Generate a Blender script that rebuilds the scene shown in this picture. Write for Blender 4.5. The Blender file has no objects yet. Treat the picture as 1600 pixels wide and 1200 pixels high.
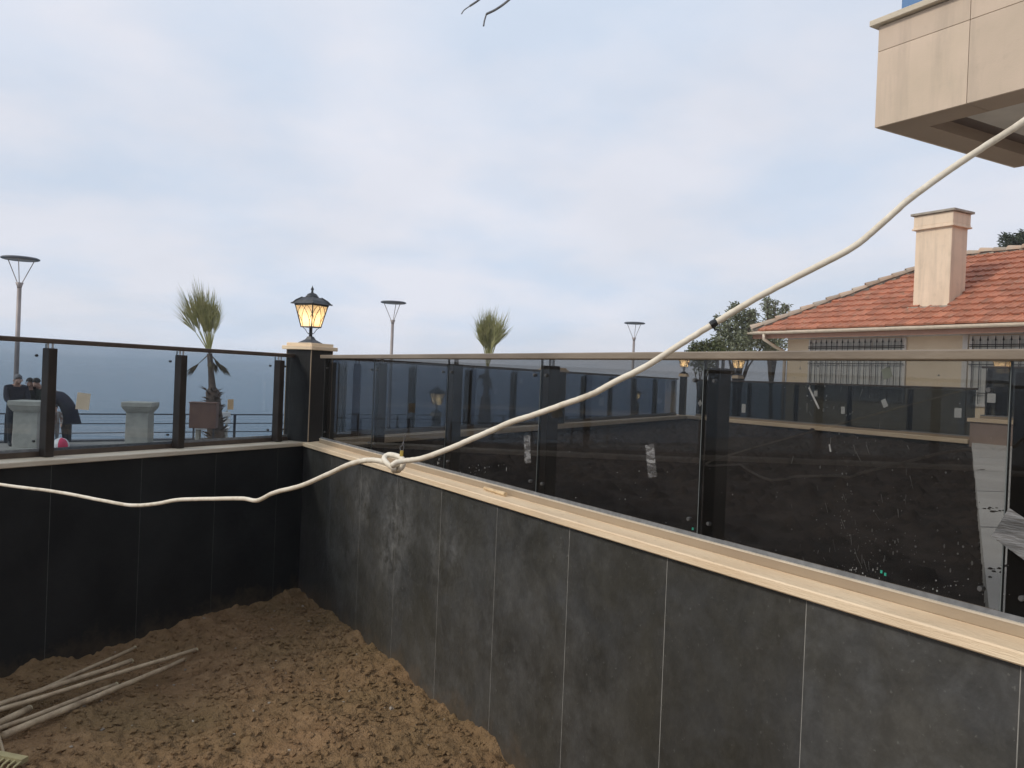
import bpy, bmesh, math, random
import numpy as np
from mathutils import Vector, Matrix, Quaternion
random.seed(7); rng = np.random.default_rng(7)
R_ = math.radians
sc = bpy.context.scene
COL = sc.collection
EYE = 1.715

# ------------------------------------------------------------------ camera
HEAD, PITCH, ROLL, FPX = R_(30.5), R_(-.41), R_(2.328), 1325.0
Rw = Vector((math.cos(HEAD), -math.sin(HEAD), 0)); Fh = Vector((math.sin(HEAD), math.cos(HEAD), 0)); Zu = Vector((0, 0, 1))
Fv = math.cos(PITCH)*Fh + math.sin(PITCH)*Zu
Uv = math.cos(PITCH)*Zu - math.sin(PITCH)*Fh
cr = math.cos(ROLL)*Rw + math.sin(ROLL)*Uv
cu = -math.sin(ROLL)*Rw + math.cos(ROLL)*Uv
EYEP = Vector((0, 0, EYE))
cam = bpy.data.objects.new('camera', bpy.data.cameras.new('camera')); COL.objects.link(cam)
cam.matrix_world = Matrix(((cr.x, cu.x, -Fv.x, 0), (cr.y, cu.y, -Fv.y, 0), (cr.z, cu.z, -Fv.z, EYE), (0, 0, 0, 1)))
cam.data.sensor_width = 36; cam.data.sensor_fit = 'HORIZONTAL'; cam.data.lens = 36*FPX/1600
cam.data.clip_start = .05; cam.data.clip_end = 30000
sc.camera = cam

# ------------------------------------------------------------------ sky, sun, exposure
SUN_EL, SUN_HD = R_(38), R_(-82)          # sun behind thin cloud, over the left shoulder of the sea
wd = bpy.data.worlds.new('World'); sc.world = wd; wd.use_nodes = True
nt = wd.node_tree; nt.nodes.clear()
def nd(nt, typ, **kw):
    n = nt.nodes.new(typ)
    for k, v in kw.items(): setattr(n, k, v)
    return n
o_ = nd(nt, 'ShaderNodeOutputWorld'); bg = nd(nt, 'ShaderNodeBackground'); bg.inputs['Strength'].default_value = .094
sky = nd(nt, 'ShaderNodeTexSky', sky_type='NISHITA'); sky.sun_disc = False
sky.sun_elevation = SUN_EL; sky.sun_rotation = SUN_HD; sky.altitude = 0; sky.air_density = 1; sky.dust_density = 3
tc = nd(nt, 'ShaderNodeTexCoord'); sep = nd(nt, 'ShaderNodeSeparateXYZ'); nt.links.new(tc.outputs['Generated'], sep.inputs[0])
zc = nd(nt, 'ShaderNodeMath', operation='MAXIMUM'); nt.links.new(sep.outputs[2], zc.inputs[0]); zc.inputs[1].default_value = 0
za = nd(nt, 'ShaderNodeMath', operation='ADD'); nt.links.new(zc.outputs[0], za.inputs[0]); za.inputs[1].default_value = .22
dv = nd(nt, 'ShaderNodeVectorMath', operation='DIVIDE'); cmb = nd(nt, 'ShaderNodeCombineXYZ')
nt.links.new(tc.outputs['Generated'], dv.inputs[0])
for i in range(3): nt.links.new(za.outputs[0], cmb.inputs[i])
nt.links.new(cmb.outputs[0], dv.inputs[1])
n1 = nd(nt, 'ShaderNodeTexNoise'); n1.inputs['Scale'].default_value = 1.1; n1.inputs['Detail'].default_value = 5; n1.inputs['Roughness'].default_value = .52; n1.inputs['Distortion'].default_value = .3
nt.links.new(dv.outputs[0], n1.inputs['Vector'])
n2 = nd(nt, 'ShaderNodeTexNoise'); n2.inputs['Scale'].default_value = 1.7; n2.inputs['Detail'].default_value = 5
nt.links.new(dv.outputs[0], n2.inputs['Vector'])
r1 = nd(nt, 'ShaderNodeValToRGB'); r1.color_ramp.elements[0].position = .36; r1.color_ramp.elements[1].position = .62
r1.color_ramp.elements[0].color = (.90, .90, .90, 1); r1.color_ramp.elements[1].color = (1, 1, 1, 1)
nt.links.new(n1.outputs['Fac'], r1.inputs[0])
r2 = nd(nt, 'ShaderNodeValToRGB'); r2.color_ramp.elements[0].position = .36; r2.color_ramp.elements[1].position = .60
r2.color_ramp.elements[0].color = (6.9, 7.85, 9.35, 1); r2.color_ramp.elements[1].color = (8.35, 8.6, 9.5, 1)
nt.links.new(n2.outputs['Fac'], r2.inputs[0])
mx = nd(nt, 'ShaderNodeMix', data_type='RGBA'); nt.links.new(r1.outputs[0], mx.inputs[0])
nt.links.new(sky.outputs[0], mx.inputs[6]); nt.links.new(r2.outputs[0], mx.inputs[7])
nt.links.new(mx.outputs[2], bg.inputs['Color']); nt.links.new(bg.outputs[0], o_.inputs['Surface'])

sl = bpy.data.lights.new('sun', 'SUN'); sl.energy = 2.0; sl.angle = R_(12); sl.color = (1, .93, .82)
so = bpy.data.objects.new('sun', sl); COL.objects.link(so)
sdir = Vector((math.cos(SUN_EL)*math.sin(SUN_HD), math.cos(SUN_EL)*math.cos(SUN_HD), math.sin(SUN_EL)))
so.rotation_euler = sdir.to_track_quat('Z', 'Y').to_euler(); so.location = (0, 0, 30)

vs = sc.view_settings; vs.view_transform = 'Standard'; vs.look = 'None'; vs.gamma = 1; vs.exposure = 0; vs.use_curve_mapping = False
sc.render.engine = 'CYCLES'
sc.cycles.use_denoising = True; sc.cycles.max_bounces = 10; sc.cycles.transparent_max_bounces = 24
sc.cycles.diffuse_bounces = 4; sc.cycles.glossy_bounces = 4; sc.cycles.volume_bounces = 1; sc.cycles.sample_clamp_indirect = 6

# ------------------------------------------------------------------ materials
def srgb(r, g, b): return tuple(((c/255+.055)/1.055)**2.4 if c > 10 else c/255/12.92 for c in (r, g, b))
def noise(nt, vec, scale, detail=4, rough=.55, dist=0):
    n = nd(nt, 'ShaderNodeTexNoise'); n.inputs['Scale'].default_value = scale; n.inputs['Detail'].default_value = detail
    n.inputs['Roughness'].default_value = rough; n.inputs['Distortion'].default_value = dist
    nt.links.new(vec, n.inputs['Vector']); return n.outputs['Fac']
def ramp(nt, fac, *els):
    r = nd(nt, 'ShaderNodeValToRGB'); e = r.color_ramp.elements
    while len(e) < len(els): e.new(.5)
    for q, (p, c) in zip(e, els): q.position = p; q.color = (*c, 1) if len(c) == 3 else c
    nt.links.new(fac, r.inputs[0]); return r.outputs[0]
def mixc(nt, f, a, b, mode='MIX'):
    m = nd(nt, 'ShaderNodeMix', data_type='RGBA', blend_type=mode)
    for i, v in ((0, f), (6, a), (7, b)):
        if isinstance(v, (int, float)): m.inputs[i].default_value = v
        elif isinstance(v, tuple): m.inputs[i].default_value = (*v, 1)
        else: nt.links.new(v, m.inputs[i])
    return m.outputs[2]
def mat(name, c1, c2=None, scale=6, rough=.6, bump=0, bscale=None, metal=0, lo=.35, hi=.65, stretch=(1, 1, 1), extra=None, vary=0, spec=.5, transl=None):
    m = bpy.data.materials.new(name); m.use_nodes = True; nt = m.node_tree
    b = nt.nodes['Principled BSDF']; b.inputs['Roughness'].default_value = rough; b.inputs['Metallic'].default_value = metal
    b.inputs['Specular IOR Level'].default_value = spec
    ge = nd(nt, 'ShaderNodeNewGeometry'); mp = nd(nt, 'ShaderNodeMapping'); mp.inputs['Scale'].default_value = stretch
    nt.links.new(ge.outputs['Position'], mp.inputs[0]); vec = mp.outputs[0]
    col = None
    if c2 is None: c2 = tuple(c*.85 for c in c1)
    f = noise(nt, vec, scale, 6)
    col = ramp(nt, f, (lo, c1), (hi, c2))
    if extra: col = extra(nt, vec, col)
    if vary:
        oi = nd(nt, 'ShaderNodeObjectInfo'); col = mixc(nt, 1.0, col, ramp(nt, oi.outputs['Random'], (0, (1-vary,)*3), (1, (1+vary*.3,)*3)), 'MULTIPLY')
    nt.links.new(col, b.inputs['Base Color'])
    if bump:
        bp = nd(nt, 'ShaderNodeBump'); bp.inputs['Strength'].default_value = bump; bp.inputs['Distance'].default_value = .02
        nt.links.new(noise(nt, vec, bscale or scale*6, 6), bp.inputs['Height']); nt.links.new(bp.outputs[0], b.inputs['Normal'])
    return m
def glass(name, tint, ior=1.5, dirt=0.0):
    m = bpy.data.materials.new(name); m.use_nodes = True; nt = m.node_tree; nt.nodes.clear()
    o = nd(nt, 'ShaderNodeOutputMaterial'); t = nd(nt, 'ShaderNodeBsdfTransparent'); g = nd(nt, 'ShaderNodeBsdfGlossy')
    t.inputs['Color'].default_value = (*[math.sqrt(c) for c in tint], 1); g.inputs['Roughness'].default_value = .0
    fr = nd(nt, 'ShaderNodeFresnel'); fr.inputs['IOR'].default_value = ior
    ge = nd(nt, 'ShaderNodeNewGeometry'); inv = nd(nt, 'ShaderNodeMath', operation='SUBTRACT'); inv.inputs[0].default_value = 1
    nt.links.new(ge.outputs['Backfacing'], inv.inputs[1])
    mu = nd(nt, 'ShaderNodeMath', operation='MULTIPLY'); nt.links.new(fr.outputs[0], mu.inputs[0]); nt.links.new(inv.outputs[0], mu.inputs[1])
    ms = nd(nt, 'ShaderNodeMixShader'); nt.links.new(mu.outputs[0], ms.inputs[0]); nt.links.new(t.outputs[0], ms.inputs[1]); nt.links.new(g.outputs[0], ms.inputs[2])
    out = ms.outputs[0]
    if dirt:      # dust film on the outside
        d = nd(nt, 'ShaderNodeBsdfDiffuse'); d.inputs['Color'].default_value = (.45, .43, .4, 1)
        f = ramp(nt, noise(nt, ge.outputs['Position'], 3.0, 9, .7, .6), (.4, (dirt*.25,)*3), (.75, (dirt,)*3))
        mu2 = nd(nt, 'ShaderNodeMath', operation='MULTIPLY'); nt.links.new(f, mu2.inputs[0]); nt.links.new(inv.outputs[0], mu2.inputs[1])
        m2 = nd(nt, 'ShaderNodeMixShader'); nt.links.new(mu2.outputs[0], m2.inputs[0]); nt.links.new(out, m2.inputs[1]); nt.links.new(d.outputs[0], m2.inputs[2]); out = m2.outputs[0]
    nt.links.new(out, o.inputs['Surface']); return m
M = {}
def smudge(nt, vec, col):
    f = ramp(nt, noise(nt, vec, 3.4, 9, .68, .5), (.44, (0, 0, 0)), (.66, (.7,)*3))
    col = mixc(nt, f, col, (.088, .089, .087))
    for p, r in (((1.98, 4.62, .86), .30), ((1.98, 4.72, .62), .22), ((1.98, 5.2, .9), .22), ((1.98, 3.95, .80), .25)):      # chalky efflorescence
        d = nd(nt, 'ShaderNodeVectorMath', operation='DISTANCE'); nt.links.new(vec, d.inputs[0]); d.inputs[1].default_value = p
        g = ramp(nt, d.outputs['Value'], (0, (.75,)*3), (r, (0, 0, 0))); nz = ramp(nt, noise(nt, vec, 14, 7, .7, .6), (.42, (0, 0, 0)), (.66, (1, 1, 1)))
        col = mixc(nt, mixc(nt, 1.0, g, nz, 'MULTIPLY'), col, (.22, .22, .215))
    f2 = ramp(nt, noise(nt, vec, 1.6, 5, .6, .8), (.46, (0, 0, 0)), (.64, (.75,)*3))
    col = mixc(nt, f2, col, (.040, .038, .030))
    f4 = ramp(nt, noise(nt, vec, 2.3, 6, .65, .6), (.50, (0, 0, 0)), (.66, (.4,)*3))
    col = mixc(nt, f4, col, (.056, .060, .066))
    f5 = ramp(nt, noise(nt, vec, 17, 8, .75, .4), (.42, (.85,)*3), (.66, (1.22,)*3))
    col = mixc(nt, 1.0, col, f5, 'MULTIPLY')
    f3 = ramp(nt, noise(nt, vec, 60, 2), (.68, (0, 0, 0)), (.75, (.6,)*3))
    return mixc(nt, f3, col, (.14, .14, .13))
def splashed(nt, vec, col):
    sp = nd(nt, 'ShaderNodeSeparateXYZ'); nt.links.new(vec, sp.inputs[0]); nz = noise(nt, vec, 7, 6, .7, .3)
    ma = nd(nt, 'ShaderNodeMath', operation='MULTIPLY_ADD'); nt.links.new(nz, ma.inputs[0]); ma.inputs[1].default_value = -.55; nt.links.new(sp.outputs[2], ma.inputs[2])
    f = ramp(nt, ma.outputs[0], (-.32+.5, (0, 0, 0)), (.5, (0, 0, 0)))
    mr = nd(nt, 'ShaderNodeMapRange'); nt.links.new(ma.outputs[0], mr.inputs[0]); mr.inputs[1].default_value = -.17; mr.inputs[2].default_value = -.30; mr.inputs[3].default_value = 0; mr.inputs[4].default_value = .4
    return mixc(nt, mr.outputs[0], col, (.12, .085, .055))
smudge0 = smudge
smudge = lambda nt, vec, col: splashed(nt, vec, smudge0(nt, vec, col))
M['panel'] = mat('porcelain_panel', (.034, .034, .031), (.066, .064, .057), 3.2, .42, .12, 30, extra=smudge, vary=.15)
M['panel_shaded'] = mat('porcelain_panel_shaded', (.010, .0105, .011), (.022, .0225, .0225), 3.0, .5, .1, 30, vary=.3, spec=.3, extra=splashed)  # darker copy of panel; the left wall's shade put into the colour
M['grout'] = mat('grout', (.20, .195, .18), (.30, .29, .265), 20, .9)
M['grout_dark'] = mat('grout_dark', (.07, .07, .065), (.11, .108, .10), 20, .9)
M['wall_core'] = mat('wall_core', (.05, .05, .05), None, 6, .9)
def grain(nt, vec, col):
    f = ramp(nt, noise(nt, vec, 42, 4), (.62, (0, 0, 0)), (.72, (.45,)*3)); col = mixc(nt, f, col, (.30, .22, .14))
    f = ramp(nt, noise(nt, vec, 2.6, 7, .7, .8), (.52, (0, 0, 0)), (.70, (.5,)*3)); return mixc(nt, f, col, (.46, .36, .25))
M['coping'] = mat('travertine', (.80, .645, .45), (.70, .53, .345), 5, .5, .25, 60, stretch=(1.4, .35, 6), extra=grain)
M['coping_shaded'] = mat('travertine_shaded', (.62, .54, .42), (.50, .42, .31), 5, .5, .25, 60, stretch=(.5, .5, 6), extra=grain)  # duller copy of the travertine, with the left side's shade in its colour
M['bronze'] = mat('bronze_rail', (.105, .078, .060), (.070, .052, .042), 9, .38, .06, 90, metal=.35)
M['bronze_lit'] = mat('bronze_rail_lit', (.26, .21, .155), (.17, .135, .10), 7, .5, .1, 80, metal=.2, stretch=(1, .3, 1))  # lighter copy of bronze; sunlight and sky sheen put into the colour
M['channel_tan'] = mat('channel_tan', (.36, .28, .19), (.29, .22, .15), 6, .45, .08, 60, stretch=(1, .3, 1))
M['channel_lip'] = mat('channel_lip', (.60, .52, .41), (.5, .43, .33), 9, .4)
M['post_dark'] = mat('post_dark', (.040, .031, .026), (.026, .021, .018), 8, .4, metal=.3)
M['spacer'] = mat('glass_spacer', (.13, .135, .14), (.20, .205, .21), 30, .5)
M['glass'] = glass('tinted_glass', (.285, .285, .28), 1.5, .022)
M['glass_sea'] = glass('tinted_glass_sea', (.455, .52, .575), 1.45, .03)
M['glass_far'] = glass('tinted_glass_far', (.22, .27, .35), 1.45, .02)
M['glass_house'] = glass('tinted_glass_house', (.10, .115, .125), 1.45, .02)
M['glass_edge'] = mat('glass_edge', (.16, .18, .18), None, 10, .3)
M['steel'] = mat('steel_clip', (.55, .55, .55), None, 10, .3, metal=.8)
M['white_clip'] = mat('clip_white', (.07, .07, .07), None, 10, .5)
M['black_clip'] = mat('clip_black', (.01, .01, .012), None, 10, .5)
def soilx(nt, vec, col):
    f = ramp(nt, noise(nt, vec, 1.3, 5), (.4, (0, 0, 0)), (.65, (.8,)*3)); col = mixc(nt, f, col, (.19, .128, .062))
    f = ramp(nt, noise(nt, vec, 90, 3), (.66, (0, 0, 0)), (.74, (.5,)*3)); return mixc(nt, f, col, (.30, .23, .15))
M['soil'] = mat('soil', (.20, .119, .060), (.30, .188, .10), 9, .95, .9, 110, extra=soilx, spec=.15)
M['pebble'] = mat('pebble', (.33, .28, .22), (.22, .18, .14), 30, .8)
M['soil_dark'] = mat('soil_dark', (.030, .025, .022), (.066, .052, .044), 6, .95, .6, 60, spec=.15)
M['concrete'] = mat('concrete', (.60, .57, .52), (.70, .67, .615), 2.2, .85, .2, 60)
M['riser'] = mat('riser_brown', (.34, .25, .205), (.29, .215, .175), 6, .7)
M['paving'] = mat('paving', (.26, .24, .21), (.34, .31, .27), 1.5, .85, .2, 30)
M['ground'] = mat('ground', (.16, .14, .10), (.24, .21, .16), .8, .9, .3, 10)
M['pedestal'] = mat('pedestal_stone', (.47, .455, .395), (.36, .35, .30), 5, .8, .3, 50)
M['quay'] = mat('quay_edge', (.14, .14, .15), None, 3, .8)
def streaks(nt, vec, col):
    mp = nd(nt, 'ShaderNodeMapping'); mp.inputs['Scale'].default_value = (5, 5, .45); nt.links.new(vec, mp.inputs[0])
    f = ramp(nt, noise(nt, mp.outputs[0], 1.0, 6, .65), (.48, (0, 0, 0)), (.72, (.34,)*3)); col = mixc(nt, f, col, (.30, .245, .19))
    f = ramp(nt, noise(nt, vec, 7, 8, .7), (.55, (0, 0, 0)), (.75, (.25,)*3)); return mixc(nt, f, col, (.36, .29, .22))
M['plaster'] = mat('plaster', (.80, .67, .49), (.76, .63, .455), 1.6, .85, .15, 70)
M['plaster_chimney'] = mat('plaster_chimney', (.80, .635, .48), (.74, .585, .435), 2.2, .85, .2, 50, extra=streaks)
M['mortar'] = mat('mortar', (.40, .36, .30), (.28, .25, .21), 9, .9, .4, 60)
def tilex(nt, vec, col):
    f = ramp(nt, noise(nt, vec, 5.5, 5), (.54, (0, 0, 0)), (.76, (.7,)*3)); col = mixc(nt, f, col, (.22, .155, .105))
    f = ramp(nt, noise(nt, vec, 2.2, 2), (.62, (0, 0, 0)), (.7, (.6,)*3)); return mixc(nt, f, col, (.42, .24, .16))
M['tile'] = mat('clay_tile', (.49, .19, .108), (.40, .148, .084), 4, .75, .25, 60, extra=tilex, vary=.28)
M['hip_tile'] = mat('hip_tile', (.50, .33, .22), (.44, .39, .32), 3, .8, .3, 50, vary=.35)
M['gutter'] = mat('gutter', (.72, .62, .50), None, 8, .5)
M['fascia'] = mat('fascia', (.42, .235, .17), (.38, .21, .15), 5, .7)
M['white'] = mat('white_paint', (.74, .72, .68), None, 6, .55)
M['curtain'] = mat('curtain', (.66, .66, .62), (.44, .45, .44), 7, .9, stretch=(1, 3, .05))
M['iron'] = mat('black_iron', (.012, .012, .014), None, 10, .5)
M['dark_room'] = mat('dark_glass', (.03, .035, .04), None, 4, .1)
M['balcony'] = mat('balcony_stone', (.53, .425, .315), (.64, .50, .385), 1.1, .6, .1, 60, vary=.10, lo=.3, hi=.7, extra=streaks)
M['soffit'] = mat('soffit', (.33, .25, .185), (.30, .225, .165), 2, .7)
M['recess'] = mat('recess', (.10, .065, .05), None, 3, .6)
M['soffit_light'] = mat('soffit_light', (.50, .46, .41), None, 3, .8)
M['joint'] = mat('joint', (.15, .085, .06), None, 6, .9)
M['blue_glass'] = glass('blue_glass', (.20, .33, .50), 1.5, 0)
def ropex(nt, vec, col):
    f = ramp(nt, noise(nt, vec, 30, 4), (.5, (0, 0, 0)), (.75, (.6,)*3)); col = mixc(nt, f, col, (.50, .41, .29)); f = ramp(nt, noise(nt, vec, 9, 5, .65), (.55, (0, 0, 0)), (.72, (.7,)*3)); return mixc(nt, f, col, (.36, .29, .20))
M['rope'] = mat('cable_sheath', (.74, .68, .56), (.66, .59, .47), 14, .55, .1, 120, extra=ropex)
M['tape'] = mat('black_tape', (.012, .012, .014), None, 10, .4)
M['wire'] = mat('wire', (.10, .10, .11), (.2, .2, .2), 20, .4, metal=.3)
M['yellow'] = mat('yellow_sheath', (.45, .32, .06), None, 20, .5)
def woodx(nt, vec, col):
    f = ramp(nt, noise(nt, vec, 9, 6, .7), (.5, (0, 0, 0)), (.68, (.8,)*3)); col = mixc(nt, f, col, (.20, .135, .08))
    f = ramp(nt, noise(nt, vec, 26, 3), (.66, (0, 0, 0)), (.72, (.8,)*3)); return mixc(nt, f, col, (.12, .08, .05))
M['wood'] = mat('pole_wood', (.50, .385, .25), (.36, .265, .165), 12, .7, .3, 60, vary=.3, extra=woodx)
M['wood_end'] = mat('cut_wood', (.46, .40, .25), None, 20, .8)
M['rake'] = mat('rake_wood', (.40, .34, .17), (.3, .25, .13), 20, .7)
M['stick'] = mat('stick_wood', (.66, .50, .30), (.52, .38, .22), 20, .7)
M['lantern'] = mat('lantern_iron', (.030, .034, .040), (.055, .060, .066), 25, .42, .1, 150, metal=.4)
M['lamp_steel'] = mat('lamp_steel', (.30, .26, .25), (.24, .21, .20), 4, .5, metal=.2)
M['lamp_dark'] = mat('lamp_disc', (.09, .10, .12), None, 4, .5)
M['leaf_palm'] = mat('palm_leaf', (.25, .26, .085), (.40, .38, .18), 5, .6, vary=.2)
M['leaf_dead'] = mat('dead_leaf', (.22, .17, .10), (.14, .11, .07), 8, .8)
M['trunk'] = mat('palm_trunk', (.15, .105, .08), (.08, .06, .05), 9, .9, .4, 30)
M['olive'] = mat('olive_leaf', (.14, .165, .085), (.27, .29, .205), 6, .6)
M['bush'] = mat('bush_leaf', (.085, .11, .03), (.12, .13, .05), 4, .6)
M['conifer'] = mat('conifer_leaf', (.030, .050, .024), (.055, .075, .038), 5, .6)
M['bark'] = mat('bark', (.13, .10, .075), (.07, .055, .04), 10, .9, .4, 40)
M['bin'] = mat('bin_brown', (.19, .105, .075), (.15, .08, .06), 5, .7)
M['rail_navy'] = mat('quay_railing', (.030, .038, .055), None, 5, .5)
M['navy'] = mat('navy_cloth', (.014, .015, .028), (.022, .023, .038), 20, .9)
M['black_cloth'] = mat('black_cloth', (.010, .010, .011), (.02, .02, .02), 20, .9)
M['green_cloth'] = mat('dark_green_cloth', (.018, .022, .018), (.03, .034, .028), 20, .9)
M['jeans'] = mat('dark_jeans', (.022, .028, .042), None, 20, .9)
M['brown_cloth'] = mat('brown_cloth', (.22, .13, .10), (.40, .38, .35), 14, .9, lo=.45, hi=.55)
M['grey_cloth'] = mat('grey_cloth', (.24, .24, .25), None, 20, .9)
M['maroon'] = mat('maroon_cloth', (.10, .02, .03), None, 20, .9)
M['skin'] = mat('skin', (.58, .36, .27), (.52, .31, .23), 20, .6)
M['hair'] = mat('hair_dark', (.018, .014, .012), (.03, .025, .02), 40, .6)
M['hair_grey'] = mat('hair_grey', (.13, .12, .12), (.2, .19, .19), 40, .6)
M['shoe'] = mat('shoe', (.02, .02, .022), None, 20, .5)
M['white_shoe'] = mat('white_shoe', (.6, .6, .6), None, 20, .5)
M['pink'] = mat('ball_pink', (.78, .05, .13), None, 5, .4)
M['ball_white'] = mat('ball_white', (.78, .76, .74), None, 5, .4)
M['paper'] = mat('sticker_paper', (.62, .56, .42), (.7, .63, .5), 12, .8)
M['paper_tan'] = mat('sticker_tan', (.55, .42, .26), None, 12, .8)
M['paper_white'] = mat('sticker_white', (.66, .66, .63), (.5, .5, .48), 60, .8)
M['paper_dark'] = mat('sticker_dark', (.10, .11, .09), None, 12, .8)
def alphamat(name, c, lo, hi, amax, scale, stretch=(1, 1, 1), amin=.06):
    m = bpy.data.materials.new(name); m.use_nodes = True; nt = m.node_tree; nt.nodes.clear()
    o = nd(nt, 'ShaderNodeOutputMaterial'); t = nd(nt, 'ShaderNodeBsdfTransparent'); d = nd(nt, 'ShaderNodeBsdfDiffuse'); d.inputs['Color'].default_value = (*c, 1)
    ge = nd(nt, 'ShaderNodeNewGeometry'); mp = nd(nt, 'ShaderNodeMapping'); mp.inputs['Scale'].default_value = stretch; mp.inputs['Rotation'].default_value = (R_(35), 0, 0)
    nt.links.new(ge.outputs['Position'], mp.inputs[0])
    f = ramp(nt, noise(nt, mp.outputs[0], scale, 5, .6, .8), (lo, (amin,)*3), (hi, (amax,)*3))
    ms = nd(nt, 'ShaderNodeMixShader'); nt.links.new(f, ms.inputs[0]); nt.links.new(t.outputs[0], ms.inputs[1]); nt.links.new(d.outputs[0], ms.inputs[2]); nt.links.new(ms.outputs[0], o.inputs['Surface'])
    return m
M['film'] = alphamat('plastic_film', (.42, .42, .42), .46, .62, .38, 30, (1, .5, 2))
M['film_grey'] = mat('grey_tape', (.075, .075, .075), (.17, .17, .17), 16, .35, .5, 40, stretch=(1, .35, 2.4), lo=.42, hi=.6)
M['splash'] = mat('paint_splash', (.30, .30, .29), (.12, .12, .115), 30, .8)
M['green_plastic'] = mat('green_plastic', (.02, .30, .20), None, 20, .5)

# frosted lantern pane: thin translucent sheet lit by the bulb behind it
m = bpy.data.materials.new('lantern_pane'); m.use_nodes = True; nt = m.node_tree; nt.nodes.clear()
o = nd(nt, 'ShaderNodeOutputMaterial'); t = nd(nt, 'ShaderNodeBsdfTranslucent'); t.inputs['Color'].default_value = (.92, .82, .66, 1)
d = nd(nt, 'ShaderNodeBsdfDiffuse'); d.inputs['Color'].default_value = (.78, .70, .58, 1)
ms = nd(nt, 'ShaderNodeMixShader'); ms.inputs[0].default_value = .45
nt.links.new(t.outputs[0], ms.inputs[1]); nt.links.new(d.outputs[0], ms.inputs[2]); tr = nd(nt, 'ShaderNodeBsdfTransparent'); m3 = nd(nt, 'ShaderNodeMixShader'); m3.inputs[0].default_value = .22
nt.links.new(ms.outputs[0], m3.inputs[1]); nt.links.new(tr.outputs[0], m3.inputs[2]); nt.links.new(m3.outputs[0], o.inputs['Surface']); M['lantern_pane'] = m
m = bpy.data.materials.new('bulb_glow'); m.use_nodes = True; nt = m.node_tree; nt.nodes.clear()
o = nd(nt, 'ShaderNodeOutputMaterial'); e = nd(nt, 'ShaderNodeEmission'); e.inputs['Color'].default_value = (1, .72, .36, 1); e.inputs['Strength'].default_value = 20
nt.links.new(e.outputs[0], o.inputs['Surface']); M['bulb'] = m

# sea
m = bpy.data.materials.new('sea_water'); m.use_nodes = True; nt = m.node_tree; b = nt.nodes['Principled BSDF']
b.inputs['Base Color'].default_value = (.08, .15, .20, 1); b.inputs['Roughness'].default_value = .12; b.inputs['IOR'].default_value = 1.33
ge = nd(nt, 'ShaderNodeNewGeometry'); mp = nd(nt, 'ShaderNodeMapping'); mp.inputs['Scale'].default_value = (.35, 1, 1); nt.links.new(ge.outputs['Position'], mp.inputs[0])
bp = nd(nt, 'ShaderNodeBump'); bp.inputs['Strength'].default_value = .6; bp.inputs['Distance'].default_value = .6
nt.links.new(noise(nt, mp.outputs[0], .55, 7, .6, .5), bp.inputs['Height']); nt.links.new(bp.outputs[0], b.inputs['Normal']); M['sea'] = m

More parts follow.
